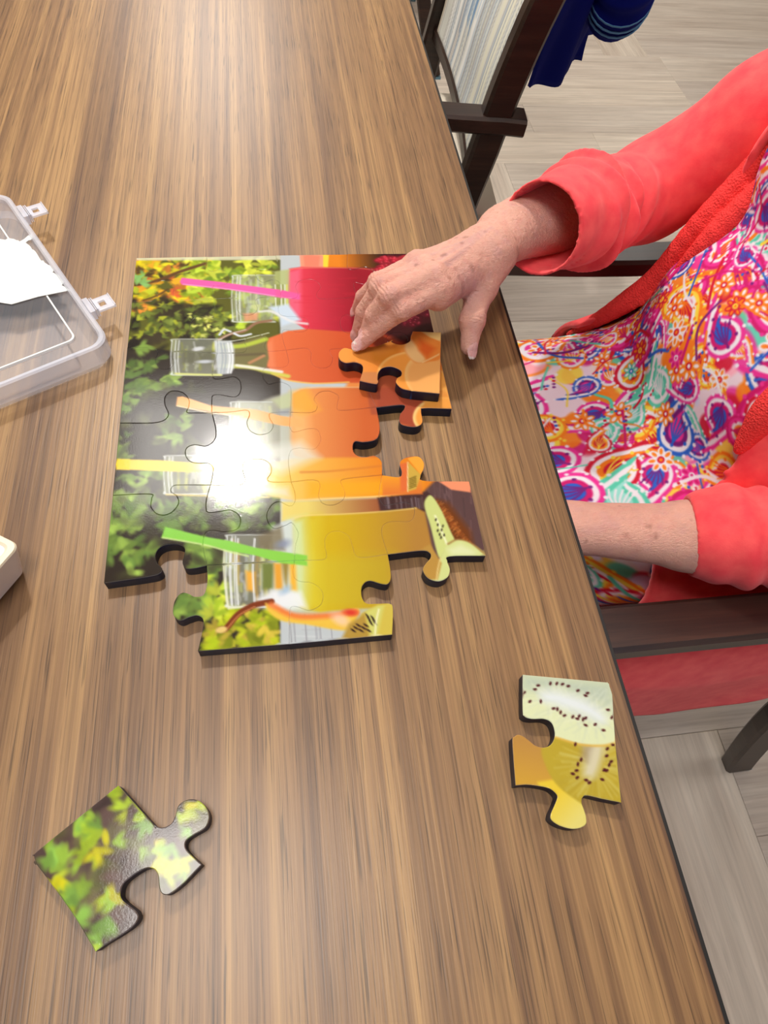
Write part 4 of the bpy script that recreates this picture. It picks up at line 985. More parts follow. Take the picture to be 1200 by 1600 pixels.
lp = [(0, 374), (22, 374), (31, 378), (50, 366), (52, 372), (40, 380), (48, 386), (56, 394), (62, 404), (70, 411), (78, 415), (84, 420), (82, 426), (92, 430), (100, 440), (96, 446), (112, 455), (90, 458), (60, 464), (18, 476), (0, 473), (-40, 480), (-60, 420), (-40, 380)]
bm = bmesh.new(); rl = random.Random(2); q = []
for i in range(len(lp)):
    a, b = lp[i], lp[(i + 1) % len(lp)]; q.append(a)
    if i < 17: q += [(a[0] + (b[0] - a[0]) * t + rl.uniform(-1.6, 1.6), a[1] + (b[1] - a[1]) * t + rl.uniform(-1.6, 1.6)) for t in (0.33, 0.66)]
pw = [P(x, y, .7729) for x, y in q]; cd = delaunay_2d_cdt([Vector((p[0], p[1])) for p in pw], [(i, (i + 1) % len(q)) for i in range(len(q))], [], 1, 1e-6)
top = [bm.verts.new((v[0], v[1], .7734)) for v in cd[0]]; bt = [bm.verts.new((v[0], v[1], .7729)) for v in cd[0]]
for t_ in cd[2]: bm.faces.new([top[i] for i in t_]); bm.faces.new([bt[i] for i in t_][::-1])
for e_ in [e for e in bm.edges if len(e.link_faces) == 1 and e.verts[0] in top]:
    i0, i1 = top.index(e_.verts[0]), top.index(e_.verts[1]); bm.faces.new((top[i0], top[i1], bt[i1], bt[i0]))
bm.normal_update(); bm.faces.ensure_lookup_table()
if bm.faces[0].normal.z < 0: bmesh.ops.reverse_faces(bm, faces=bm.faces[:])
obj('torn_label', bm, M['label'], case)

# ================================================================== off-white box
wb = empty('plastic_box', (-0.26, 0.24, 0.75), 'small off-white plastic box with a cream rim at the left edge of the table', 'box')
M['offwhite'] = mat('offwhite_plastic', lin((206, 198, 192)), 0.5); M['creamrim'] = mat('cream_rim', lin((226, 216, 190)), 0.5); M['greypanel'] = mat('pale_grey_panel', lin((222, 220, 222)), 0.45)
fx = Vector((-0.53, -0.85, 0)).normalized(); fy = Vector((-0.85, 0.53, 0)).normalized(); co = Vector((-0.1995, 0.2355, 0))
def BW(u, v, z): return co + fx * u + fy * v + Vector((0, 0, z))
def bloop(i, z, r=0.006):
    i -= 0.010 * (z - .7505) / .035
    return [BW(u, v, z) for u, v in rrect(i, i, 0.13 - i, 0.10 - i, r)]
def bl(name, loops, mt, c0=False, c1=False, sm=False):
    bm = bmesh.new(); R_ = [[bm.verts.new(p) for p in lp] for lp in loops]
    for A, B in zip(R_, R_[1:]):
        for k in range(len(A)): bm.faces.new((A[k], A[(k + 1) % len(A)], B[(k + 1) % len(A)], B[k]))
    if c0: bm.faces.new(R_[0])
    if c1: bm.faces.new(R_[-1])
    bmesh.ops.recalc_face_normals(bm, faces=bm.faces[:]); return obj(name, bm, mt, wb, sm)
bl('box_body', [bloop(.0015, .7505), bloop(0, .7535), bloop(.0035, .785)], M['offwhite'], True)
bl('rim', [bloop(.0035, .785), bloop(.0045, .7866), bloop(.008, .7868, .005), bloop(.0095, .7855, .004)], M['creamrim'])
bl('top_panel', [bloop(.0095, .7855, .004), bloop(.0097, .7853, .004)], M['greypanel'], False, True)
bm = bmesh.new(); bmesh.ops.create_uvsphere(bm, u_segments=12, v_segments=6, radius=0.0012, matrix=Matrix.Translation(BW(.008, .0008, .759))); obj('screw', bm, M['offwhite'], wb)

# ================================================================== implicit surfaces for body and clothes
class SDF:
    def __init__(s, lo, hi, h):
        s.lo = np.array(lo, float); s.h = h; s.n = (np.ceil((np.array(hi) - s.lo) / h).astype(int) + 1)
        s.ax = [s.lo[i] + np.arange(s.n[i]) * h for i in range(3)]
        s.d = np.full(tuple(s.n), 1.0, np.float32)
    def sub(s, lo, hi):
        a = np.clip(((np.array(lo) - s.lo) / s.h).astype(int), 0, s.n); b = np.clip(((np.array(hi) - s.lo) / s.h).astype(int) + 2, 0, s.n)
        if np.any(b - a < 1): return None, None
        sl = tuple(slice(a[i], b[i]) for i in range(3))
        X, Y, Z = np.meshgrid(s.ax[0][sl[0]], s.ax[1][sl[1]], s.ax[2][sl[2]], indexing='ij', sparse=True)
        return sl, (X, Y, Z)
    def smin(s, sl, e, k):
        d = s.d[sl]
        if k <= 0: s.d[sl] = np.minimum(d, e); return
        h = np.clip(0.5 + 0.5 * (d - e) / k, 0, 1); s.d[sl] = d * (1 - h) + e * h - k * h * (1 - h)
    def cone(s, a, b, ra, rb, k=0.01, flat=None, cut=False):
        """tapered capsule; flat=(normal, factor) squashes it along that direction"""
        a, b = np.array(a, float), np.array(b, float); r = max(ra, rb) + 2 * k + 3 * s.h
        if cut: r += 0.02
        sl, XYZ = s.sub(np.minimum(a, b) - r, np.maximum(a, b) + r)
        if sl is None: return s
        X, Y, Z = XYZ
        ab = b - a; L = ab @ ab + 1e-12; px, py, pz_ = X - a[0], Y - a[1], Z - a[2]
        t = np.clip((px * ab[0] + py * ab[1] + pz_ * ab[2]) / L, 0, 1)
        qx, qy, qz = px - t * ab[0], py - t * ab[1], pz_ - t * ab[2]; rr = ra + (rb - ra) * t
        if flat is not None:
            n, f = np.array(flat[0], float), flat[1]; n /= np.linalg.norm(n)
            dn = qx * n[0] + qy * n[1] + qz * n[2]; ext = dn * (1.0 / f - 1)
            qx, qy, qz = qx + ext * n[0], qy + ext * n[1], qz + ext * n[2]
        e = np.sqrt(qx * qx + qy * qy + qz * qz) - rr
        if cut: s.d[sl] = np.maximum(s.d[sl], -e)
        else: s.smin(sl, e, k)
        return s
    def ell(s, c, r, k=0.02, rot=None, cut=False):
        c, r = np.array(c, float), np.array(r, float); R_ = r.max() + 2 * k + 3 * s.h
        sl, XYZ = s.sub(c - R_, c + R_)
        if sl is None: return s
        X, Y, Z = XYZ[0] - c[0], XYZ[1] - c[1], XYZ[2] - c[2]
        if rot is not None:
            m_ = np.array(rot); X, Y, Z = (m_[0, 0] * X + m_[1, 0] * Y + m_[2, 0] * Z, m_[0, 1] * X + m_[1, 1] * Y + m_[2, 1] * Z, m_[0, 2] * X + m_[1, 2] * Y + m_[2, 2] * Z)
        k0 = np.sqrt((X / r[0]) ** 2 + (Y / r[1]) ** 2 + (Z / r[2]) ** 2); k1 = np.sqrt((X / r[0] ** 2) ** 2 + (Y / r[1] ** 2) ** 2 + (Z / r[2] ** 2) ** 2) + 1e-9
        e = k0 * (k0 - 1) / k1
        if cut: s.d[sl] = np.maximum(s.d[sl], -e)
        else: s.smin(sl, e, k)
        return s
    def grid(s): return np.meshgrid(*s.ax, indexing='ij', sparse=True)
    def mesh(s, iso=0.0, smooth=1):
        f = s.d - iso; n = f.shape; ins = f < 0
        cnt = np.zeros(tuple(np.array(n) - 1), np.int8)
        for i in (0, 1):
            for j in (0, 1):
                for k in (0, 1): cnt += ins[i:n[0] - 1 + i, j:n[1] - 1 + j, k:n[2] - 1 + k]
        act = (cnt > 0) & (cnt < 8); ids = -np.ones(act.shape, np.int64); ci = np.argwhere(act); ids[act] = np.arange(len(ci))
        acc = np.zeros((len(ci), 3)); num = np.zeros(len(ci))
        corners = [(i, j, k) for i in (0, 1) for j in (0, 1) for k in (0, 1)]
        F_ = {c: f[ci[:, 0] + c[0], ci[:, 1] + c[1], ci[:, 2] + c[2]] for c in corners}
        for c in corners:
            for ax in range(3):
                if c[ax]: continue
                c2_ = list(c); c2_[ax] = 1; c2_ = tuple(c2_); a, b = F_[c], F_[c2_]; x = (a < 0) != (b < 0)
                t = np.where(x, a / np.where(a == b, 1, a - b), 0)
                p = np.array(c, float)[None] + np.zeros((len(ci), 3)); p[:, ax] += t
                acc += p * x[:, None]; num += x
        V_ = ci + acc / num[:, None]
        quads = []
        for ax in range(3):
            o1, o2 = [(1, 2), (2, 0), (0, 1)][ax]
            sa = [slice(None)] * 3; sb = [slice(None)] * 3; sa[ax] = slice(0, n[ax] - 1); sb[ax] = slice(1, n[ax])
            A, B = ins[tuple(sa)], ins[tuple(sb)]; e_ = np.argwhere(A != B)
            e_ = e_[(e_[:, o1] > 0) & (e_[:, o2] > 0) & (e_[:, o1] < n[o1] - 1) & (e_[:, o2] < n[o2] - 1)]
            fl = A[tuple(e_.T)]
            def gid(d1, d2):
                q = e_.copy(); q[:, o1] -= d1; q[:, o2] -= d2; return ids[tuple(q.T)]
            q = np.stack([gid(1, 1), gid(0, 1), gid(0, 0), gid(1, 0)], 1)
            q[~fl] = q[~fl][:, ::-1]; quads.append(q)
        Q = np.vstack(quads); W_ = V_ * s.h + s.lo
        for _ in range(smooth):
            sm_ = np.zeros_like(W_); c_ = np.zeros(len(W_))
            for a in range(4):
                b = (a + 1) % 4
                np.add.at(sm_, Q[:, a], W_[Q[:, b]]); np.add.at(c_, Q[:, a], 1); np.add.at(sm_, Q[:, b], W_[Q[:, a]]); np.add.at(c_, Q[:, b], 1)
            W_ = W_ * 0.5 + 0.5 * sm_ / np.maximum(c_, 1)[:, None]
        return W_, Q
def np_mesh(name, V_, Q, colors=None):
    me = bpy.data.meshes.new(name); nv, nf = len(V_), len(Q); k = Q.shape[1]
    me.vertices.add(nv); me.vertices.foreach_set('co', np.ascontiguousarray(V_, np.float32).ravel())
    me.loops.add(nf * k); me.loops.foreach_set('vertex_index', np.ascontiguousarray(Q, np.int32).ravel())
    me.polygons.add(nf); me.polygons.foreach_set('loop_start', np.arange(0, nf * k, k, dtype=np.int32))
    me.update(calc_edges=True); me.validate()
    if colors is not None:
        at = me.color_attributes.new('paint', 'FLOAT_COLOR', 'POINT'); C_ = np.ones((nv, 4)); C_[:, :3] = colors
        at.data.foreach_set('color', C_.astype(np.float32).ravel())
    return me
def vnoise(Pn, sc, seed=0):
    """smooth value noise on points"""
    q = Pn * sc + seed * 17.31; i = np.floor(q).astype(np.int64); f_ = q - i; f_ = f_ * f_ * (3 - 2 * f_); out = 0
    for a in (0, 1):
        for b in (0, 1):
            for c in (0, 1):
                h = ((i[:, 0] + a) * 73856093) ^ ((i[:, 1] + b) * 19349663) ^ ((i[:, 2] + c) * 83492791); h = (h * 2654435761) & 0xffffffff
                out = out + (h / 4294967295.0) * (f_[:, 0] if a else 1 - f_[:, 0]) * (f_[:, 1] if b else 1 - f_[:, 1]) * (f_[:, 2] if c else 1 - f_[:, 2])
    return out

# ================================================================== the person
SH_R, EL_R, WR_R = (0.585, 0.62, 1.0), (0.415, 0.655, 0.765), P(803, 352, 0.815)
SH_L, EL_L, WR_L = (0.60, 0.26, 1.0), (0.505, 0.225, 0.695), tuple(P(893, 824, .668))
person = empty('person', (0.5, 0.434, 0.0), 'seated person in a coral cardigan and bright paisley top, right hand on the puzzle', 'person')
def limb_pts(a, b): return np.array(a, float), np.array(b, float)
# --- body, coarse part (torso, head, legs, upper arms)
B = SDF((0.0, 0.10, 0.0), (0.86, 0.78, 1.42), 0.0075)
B.ell((0.56, 0.434, 0.56), (0.14, 0.17, 0.11), 0.02).ell((0.545, 0.434, 0.72), (0.125, 0.165, 0.16), 0.04).ell((0.585, 0.434, 0.90), (0.105, 0.165, 0.16), 0.04)
B.cone((0.60, 0.32, 1.0), (0.60, 0.55, 1.0), 0.050, 0.050, 0.03).cone((0.59, 0.434, 1.03), (0.565, 0.434, 1.13), 0.05, 0.047, 0.03)
B.ell((0.535, 0.434, 1.235), (0.095, 0.075, 0.105), 0.012).ell((0.49, 0.434, 1.185), (0.055, 0.052, 0.055), 0.02)
B.cone((0.445, 0.434, 1.235), (0.428, 0.434, 1.208), 0.007, 0.012, 0.008).ell((0.438, 0.434, 1.168), (0.012, 0.024, 0.008), 0.004)
for s in (-1, 1):
    B.ell((0.452, 0.434 + s * 0.03, 1.238), (0.012, 0.014, 0.010), 0.003); B.cone((0.448, 0.434 + s * 0.016, 1.256), (0.456, 0.434 + s * 0.046, 1.256), 0.006, 0.005, 0.008)
    B.ell((0.54, 0.434 + s * 0.075, 1.225), (0.018, 0.010, 0.030), 0.004)
    B.cone((0.56, 0.434 + s * 0.095, 0.555), (0.15, 0.434 + s * 0.10, 0.545), 0.083, 0.058, 0.03)
    B.cone((0.15, 0.434 + s * 0.10, 0.535), (0.22, 0.434 + s * 0.10, 0.10), 0.056, 0.036, 0.02)
    B.cone((0.225, 0.434 + s * 0.10, 0.065), (0.09, 0.434 + s * 0.11, 0.045), 0.036, 0.03, 0.02, flat=((0, 0, 1), 0.8))
B.cone(np.array(SH_R) + [.01, -.03, -.02], EL_R, 0.040, 0.036, 0.02).cone(np.array(SH_L) + [.01, .03, -.02], EL_L, 0.040, 0.036, 0.02)
B.cone(EL_R, np.array(EL_R) * 0.5 + np.array(WR_R) * 0.5, 0.038, 0.032, 0.01).cone(EL_L, np.array(EL_L) * 0.5 + np.array(WR_L) * 0.5, 0.038, 0.031, 0.01)
bV, bQ = B.mesh(0, 2)
# --- right forearm and hand, fine part
Hd = lambda x, y, z: np.array(P(x, y, z))
J = {'w': Hd(793, 366, .816), 'mc': Hd(760, 388, .822),
     'i0': Hd(686, 452, .822), 'i1': Hd(626, 484, .817), 'i2': Hd(590, 511, .797), 'i3': Hd(565, 536, .7815),
     'm0': Hd(676, 434, .828), 'm1': Hd(608, 463, .826), 'm2': Hd(584, 493, .805), 'm3': Hd(573, 518, .788),
     'r0': Hd(664, 421, .826), 'r1': Hd(593, 450, .822), 'r2': Hd(569, 487, .797), 'r3': Hd(559, 519, .776),
     'p0': Hd(652, 413, .818), 'p1': Hd(590, 441, .810), 'p2': Hd(567, 464, .790), 'p3': Hd(557, 485, .7735),
     't0': Hd(772, 398, .812), 't1': Hd(750, 450, .803), 't2': Hd(738, 500, .790), 't3': Hd(733, 541, .7745)}
Hn = SDF((0.0, 0.38, 0.745), (0.36, 0.64, 0.90), 0.00115)
el = np.array(EL_R, float)
Hn.cone(J['w'] + [0, .002, 0], J['w'] + (el - J['w']) * 0.36 + np.array([-.002, .008, 0]), 0.0275, 0.0400, 0.01, flat=((0, 0.2, 1), 0.96))
Hn.cone(J['w'] + (el - J['w']) * 0.36 + np.array([-.002, .006, 0]), el, 0.0370, 0.038, 0.012)
Hn.cone(J['w'], J['mc'], 0.0245, 0.0250, 0.012, flat=((0, 0.1, 1), 0.78))
for f_, rr in (('i', .0118), ('m', .0112), ('r', .0112), ('p', .0110)):
    Hn.cone(J['mc'] + (J[f_ + '0'] - J['mc']) * 0.05 - np.array([0, 0, .003]), J[f_ + '0'] - np.array([0, 0, .002]), 0.0165, rr, 0.010)
Hn.cone(J['i0'] - [0, 0, .008], J['mc'] - [0, 0, .008], 0.011, 0.018, 0.012).cone(J['p0'] - [0, 0, .008], J['mc'] - [0, 0, .008], 0.010, 0.018, 0.012).cone((J['i0'] + J['p0']) / 2 - [0, 0, .010], J['mc'] - [0, 0, .006], 0.014, 0.018, 0.012)
for f_, r in (('i', (.0112, .0088, .0080, .0062)), ('m', (.0108, .0086, .0078, .0062)), ('r', (.0104, .0082, .0074, .0058)), ('p', (.0098, .0076, .0066, .0052))):
    g = SDF.cone
    Hn.cone(J[f_ + '0'], J[f_ + '1'], r[0], r[1] + .0006, 0.0040).cone(J[f_ + '1'], J[f_ + '2'], r[1], r[2], 0.0022).cone(J[f_ + '2'], J[f_ + '3'], r[2], r[3], 0.0022)
    Hn.ell(J[f_ + '1'] + [0, 0, .001], (r[1] * 1.07,) * 3, 0.003); Hn.ell(J[f_ + '0'] + [0, 0, .0015], (r[0] * 1.06,) * 3, 0.005)
Hn.cone(J['mc'] + [0.006, -0.004, -.004], J['t1'], 0.0195, 0.0135, 0.012).cone(J['t1'], J['t2'], 0.0132, 0.0106, 0.004).cone(J['t2'], J['t3'], 0.0106, 0.0080, 0.003)
Hn.ell(J['t2'], (0.0115,) * 3, 0.004); Hn.ell(J['t1'] + [0.002, 0, 0], (0.0135,) * 3, 0.006)
# web between thumb and index
Hn.cone((J['t1'] + J['mc']) / 2 - [0, 0, .004], (J['i0'] + J['mc']) / 2 - [0, 0, .006], 0.0105, 0.0105, 0.014)
Hn.cone(J['t1'] * .75 + J['mc'] * .25 - [0, 0, .004], J['i0'] * .55 + J['mc'] * .45 - [0, 0, .008], 0.006, 0.006, 0.012)
# tendons and veins raised on the back of the hand
for f_ in 'imrp':
    Hn.cone(J['mc'] + (J[f_ + '0'] - J['mc']) * 0.25 + [0, 0, .0145], J[f_ + '0'] + [0, 0, .0088], 0.0016, 0.0020, 0.004)
vr = random.Random(8)
top = lambda t, u: (J['mc'] + (J['i0'] * (1 - u) + J['p0'] * u - J['mc']) * t) + np.array([0, 0, 0.0152 - 0.0045 * t])
for path in ([(0.0, .4), (.3, .3), (.6, .45), (.9, .38)], [(.15, .8), (.45, .62), (.75, .72), (.95, .62)], [(.3, .3), (.55, .15), (.85, .12)], [(.45, .62), (.6, .45)]):
    pts = crom([top(*p) for p in path], 5)
    for a, b in zip(pts, pts[1:]): Hn.cone(a, b, 0.0013, 0.0013, 0.0026)
nails = []
def nail(tip, prev, up, L_, w_):
    t = (tip - prev) / np.linalg.norm(tip - prev); up = np.array(up, float); up = up - t * (up @ t); up /= np.linalg.norm(up); nails.append((tip, t, up, L_, w_))
nail(J['i3'], J['i2'], (-.35, -.45, 1), .0125, .0056); nail(J['m3'], J['m2'], (-.3, -.3, 1), .0125, .0056); nail(J['r3'], J['r2'], (-.6, -.2, .8), .0115, .0052)
nail(J['p3'], J['p2'], (-.5, -.1, .9), .010, .0046); nail(J['t3'], J['t2'], (.55, -.5, .75), .0150, .0066)
for (tip, t, up, L_, w_), rr in zip(nails, (.0062, .0062, .0058, .0052, .0080)):
    sd = np.cross(t, up); Rm = np.stack([t, sd, up], 1)
    Hn.ell(tip + t * (rr * 0.55) + up * (rr * 0.62), (L_ * 0.52, w_, 0.0016), 0.0008, rot=Rm)
hV, hQ = Hn.mesh(0, 1)
def vnormals(V_, Q):
    a, b, c, d = (V_[Q[:, i]] for i in range(4)); n = np.cross(c - a, d - b); N = np.zeros_like(V_)
    for i in range(4): np.add.at(N, Q[:, i], n)
    return N / (np.linalg.norm(N, axis=1)[:, None] + 1e-12)
hN = vnormals(hV, hQ)
disp = 0.00045 * (vnoise(hV, 330, 5) - .5) + 0.00035 * (vnoise(hV * np.array([1, 1.6, 1]), 560, 6) - .5)
up_ = np.clip(hN[:, 2] * 1.5, 0, 1)
for f_ in 'imrpt':                                           # creases across the finger joints
    for a_, jn, b_, amp, wdt in (('0', '1', '2', .00085, .0062), ('1', '2', '3', .00060, .0042)):
        t = J[f_ + b_] - J[f_ + a_]; t /= np.linalg.norm(t); q = hV - J[f_ + jn]; u = q @ t + 0.0010 * (vnoise(hV, 200, 9) - .5)
        r = np.linalg.norm(q - (q @ t)[:, None] * t, axis=1)
        disp -= amp * np.exp(-(u / wdt) ** 2) * np.clip(np.cos(u * 2 * math.pi / .0029), -0.2, 1) * (r < .016) * up_
ax_h = (J['i0'] + J['p0']) / 2 - J['w']; ax_h /= np.linalg.norm(ax_h); q = hV - J['w']; u = q @ ax_h + 0.004 * (vnoise(hV, 60, 3) - .5)
disp -= 0.0003 * np.exp(-((u - .002) / .012) ** 2) * np.clip(np.cos(u * 2 * math.pi / .0055), 0, 1)          # wrist creases
disp -= 0.0004 * np.exp(-((u - .045) / .035) ** 2) * np.clip(np.cos(u * 2 * math.pi / .0040 + 5 * vnoise(hV, 70, 4)), 0, 1) * up_
hV = hV + hN * disp[:, None]
# --- left forearm and hand resting in the lap
L = SDF((0.04, 0.16, 0.60), (0.56, 0.44, 0.76), 0.003)
wl, ell_ = np.array(WR_L), np.array(EL_L)
L.cone(wl, wl + (ell_ - wl) * 0.45, 0.0265, 0.0335, 0.01, flat=((0, 0.3, 1), 0.86)).cone(wl + (ell_ - wl) * 0.43, ell_, 0.0335, 0.038, 0.012)
hd = np.array([-1.0, 0.22, 0.0]); hd /= np.linalg.norm(hd); sdv = np.array([0.25, 1, 0.0]); sdv /= np.linalg.norm(sdv)
mcl = wl + hd * 0.035; L.cone(wl, mcl, 0.024, 0.022, 0.012, flat=((0, 0, 1), 0.75))
for k, (o_, ln) in enumerate(((-.030, .07), (-.010, .078), (.010, .073), (.029, .06))):
    kn = wl + hd * (0.088 - abs(o_) * .2) + sdv * o_; L.cone(mcl, kn, 0.017, 0.0105, 0.010)
    k1 = kn + hd * ln * .5 - np.array([0, 0, .006]); k2 = kn + hd * ln * .8 - np.array([0, 0, .018]); L.cone(kn, k1, .0098, .0082, .003).cone(k1, k2, .0082, .0066, .003)
tb_ = wl + hd * .025 + sdv * .024; L.cone(mcl, tb_, .016, .013, .01).cone(tb_, tb_ + hd * .045 + sdv * .02 - np.array([0, 0, .006]), .0115, .0075, .004)
lV, lQ = L.mesh(0, 1)
def skin_cols(V_, hand):
    base = np.array([0.0, 0, 0]) + linA((218, 164, 146))
    n1, n2, n3 = vnoise(V_, 90, 1), vnoise(V_, 260, 2), vnoise(V_, 900, 3)
    c = np.tile(base, (len(V_), 1)) * (0.93 + 0.14 * n1 + 0.08 * (n3 - .5))[:, None]
    red = np.clip((n2 - 0.55) * 2, 0, 1)[:, None]; c = c * (1 - 0.30 * red) + linA((200, 112, 104)) * 0.30 * red; pl = np.clip((vnoise(V_, 130, 8) - 0.58) * 3, 0, 1)[:, None]; c = c * (1 - 0.16 * pl) + linA((186, 140, 160)) * 0.16 * pl
    sp_ = random.Random(31 if hand else 77)
    if hand == 1:
        spots = [(Hd(822, 362, .848), .0042), (Hd(742, 398, .845), .0026), (Hd(705, 418, .845), .0022), (Hd(730, 424, .84), .0028), (Hd(716, 400, .848), .002), (Hd(722, 410, .846), .0022), (Hd(696, 395, .84), .002), (Hd(858, 352, .85), .0016),
                 (Hd(848, 334, .85), .0014), (Hd(812, 352, .848), .0022)]
        for _ in range(26):
            t = sp_.uniform(0, 1.0); a = J['i0'] * .5 + J['p0'] * .5; q = a + (J['w'] + (el - J['w']) * .5 - a) * t; spots.append((q + np.array([sp_.uniform(-.02, .02), sp_.uniform(-.025, .025), .02]), sp_.uniform(.0008, .0018)))
    else:
        spots = []
        for _ in range(16):
            q = wl + (ell_ - wl) * sp_.uniform(0, .7); spots.append((q + np.array([0, sp_.uniform(-.03, .03), .022]), sp_.uniform(.0008, .0024)))
    for q, r in spots:
        d = np.sqrt((V_[:, 0] - q[0]) ** 2 + (V_[:, 1] - q[1]) ** 2 + (0.12 * (V_[:, 2] - q[2])) ** 2)
        a = (np.clip(1.5 - d / r, 0, 1) * 0.55)[:, None]; c = c * (1 - a) + linA((140, 84, 66)) * a
    if hand == 1:
        vq = np.vstack([crom([top(*p) for p in path], 6) for path in ([(0.0, .4), (.3, .3), (.6, .45), (.9, .38)], [(.15, .8), (.45, .62), (.75, .72), (.95, .62)], [(.3, .3), (.55, .15), (.85, .12)])])
        dm = np.full(len(V_), 9.0)
        for p in vq: dm = np.minimum(dm, (V_[:, 0] - p[0]) ** 2 + (V_[:, 1] - p[1]) ** 2)
        a = (np.clip(1.4 - np.sqrt(dm) / .0026, 0, 1) * 0.20)[:, None]; c = c * (1 - a) + linA((150, 122, 148)) * a
    if hand == 1:
        for f_ in 'imrp':                                      # finger joints and tips a little pinker
            for jn, rr in (('1', .010), ('2', .008), ('3', .010)):
                d = np.linalg.norm(V_ - J[f_ + jn], axis=1); a = (np.clip(1.2 - d / rr / 1.3, 0, 1) * 0.22)[:, None]; c = c * (1 - a) + linA((214, 124, 118)) * a
        d = np.linalg.norm(V_ - (J['i0'] * .5 + J['t1'] * .5), axis=1); a = (np.clip(1.3 - d / .020, 0, 1) * 0.3)[:, None]; c = c * (1 - a) + linA((140, 116, 150)) * a  # cool shade on the underside of the hand, painted into the thumb web
        for (tip, t, up, L_, w_), rr in zip(nails, (.0062, .0062, .0058, .0052, .0080)):
            q = V_ - (tip + t * (rr * .55) + up * (rr * 0.62)); sd = np.cross(t, up); u, v, w__ = q @ t, q @ sd, q @ up
            a = (((u / (L_ * .53)) ** 2 + (v / (w_ * 1.0)) ** 2 < 1.0) & (w__ > -0.0007))[:, None] * 1.0
            tipc = np.clip((u / (L_ * .52) - 0.55) * 5, 0, 1)[:, None]
            nc = linA((226, 176, 172)) * (1 - tipc) + linA((238, 224, 214)) * tipc; c = c * (1 - a) + nc * a
    return c
cb = np.tile(linA((206, 156, 134)), (len(bV), 1))
off = 0; Vs, Qs, Cs = [], [], []
for V_, Q, C_ in ((bV, bQ, cb), (hV, hQ, skin_cols(hV, 1)), (lV, lQ, skin_cols(lV, 2))):
    Vs.append(V_); Qs.append(Q + off); Cs.append(C_); off += len(V_)
M['skin'] = attr_mat('skin', 0.5, 0.35)
T = NT(M['skin'])
wv = T.noise(T.coord((420, 420, 420)), 1, 4, 0.65, 0.8); wv2 = T.noise(T.coord((150, 900, 500)), 1, 3, 0.6, 1.0)
ad = T.n('ShaderNodeMath', operation='ADD'); T.l(wv, ad.inputs[0]); T.l(wv2, ad.inputs[1]); T.bump(ad.outputs[0], 0.75, 0.0016)
T.b.inputs['Subsurface Weight'].default_value = 0.12; T.b.inputs['Subsurface Radius'].default_value = (0.006, 0.002, 0.001); T.b.inputs['Subsurface Scale'].default_value = 1.0
link('body', np_mesh('body', np.vstack(Vs), np.vstack(Qs), np.vstack(Cs)), M['skin'], person, True)

# --- paisley print, painted flat in cloth coordinates (mm)
ds = Canvas(-330, -100, 330, 760, 1.0, None, (236, 214, 226)); dr = random.Random(17)
PK, OR, MG, CR, TQ, BL, YE, WH, PU = (232, 50, 150), (246, 128, 24), (206, 20, 110), (206, 18, 50), (90, 206, 176), (40, 96, 200), (246, 216, 70), (238, 232, 240), (120, 24, 120)
def scallop(c, R_, ang, col, n, r):
    for k in range(n):
        a = ang + k * 6.283 / n; ds.blob((c[0] + R_ * math.cos(a), c[1] + R_ * math.sin(a)), r, r, 0, col, 0.6, raw=True)
def paisley(c, s, ang, cols):
    def tf(p): return (c[0] + s * (p[0] * math.cos(ang) - p[1] * math.sin(ang)), c[1] + s * (p[0] * math.sin(ang) + p[1] * math.cos(ang)))
    shape = [(0, -1), (.55, -.85), (.85, -.3), (.72, .35), (.35, .9), (-.05, 1.45), (-.5, 1.75), (-.2, 1.2), (-.25, .7), (-.65, .3), (-.85, -.25), (-.6, -.8)]
    for i, k in enumerate((1.0, .82, .62, .42)):
        q = [tf((x * k, (y + .1) * k - .1)) for x, y in shape]; ds.poly(q, cols[i % len(cols)], 0.8, 1, True, True)
        if i in (0, 2):
            qq = crom(q, 2, True); st = 2 if i == 0 else 3
            for p in qq[::st]: ds.blob(p, s * .07, s * .07, 0, cols[(i + 2) % len(cols)] if i else cols[1], 0.5, raw=True)
    for k in range(-2, 3): ds.stroke([tf((0, -.55)), tf((k * .12, -.1)), tf((k * .2 - .1, .3))], s * .06, cols[-1], 0.5, raw=True)
def flower(c, s, cols, n=7):
    a0 = dr.uniform(0, 6)
    for k in range(n):
        a = a0 + k * 6.283 / n; ds.blob((c[0] + s * .62 * math.cos(a), c[1] + s * .62 * math.sin(a)), s * .42, s * .27, a, cols[0], 0.6, raw=True)
        ds.blob((c[0] + s * .66 * math.cos(a), c[1] + s * .66 * math.sin(a)), s * .24, s * .13, a, cols[1], 0.5, raw=True)
    ds.blob(c, s * .28, s * .28, 0, cols[2], 0.5, raw=True); ds.blob(c, s * .14, s * .14, 0, cols[1], 0.5, raw=True)
pal = [[PK, WH, MG, BL, PU], [OR, YE, WH, CR, OR], [CR, WH, OR, CR, YE], [TQ, WH, TQ, (150, 226, 214), WH], [MG, PK, WH, OR, MG], [BL, WH, PU, PK, BL], [OR, WH, PK, OR, WH]]
for _ in range(1300): ds.blob((dr.uniform(-330, 330), dr.uniform(-100, 760)), dr.uniform(9, 26), dr.uniform(6, 15), dr.uniform(0, 3), dr.choice([OR, OR, PK, PK, YE, WH, CR, MG, TQ, (250, 170, 190), (206, 210, 240)]), 1.5, 0.9, raw=True)
for _ in range(620): paisley((dr.uniform(-330, 330), dr.uniform(-100, 760)), dr.uniform(13, 30), dr.uniform(0, 6.28), dr.choice(pal))
for _ in range(150): flower((dr.uniform(-330, 330), dr.uniform(-100, 760)), dr.uniform(9, 15), dr.choice([[CR, OR, YE], [OR, WH, CR], [PK, MG, WH], [WH, OR, CR], [TQ, WH, BL]]))
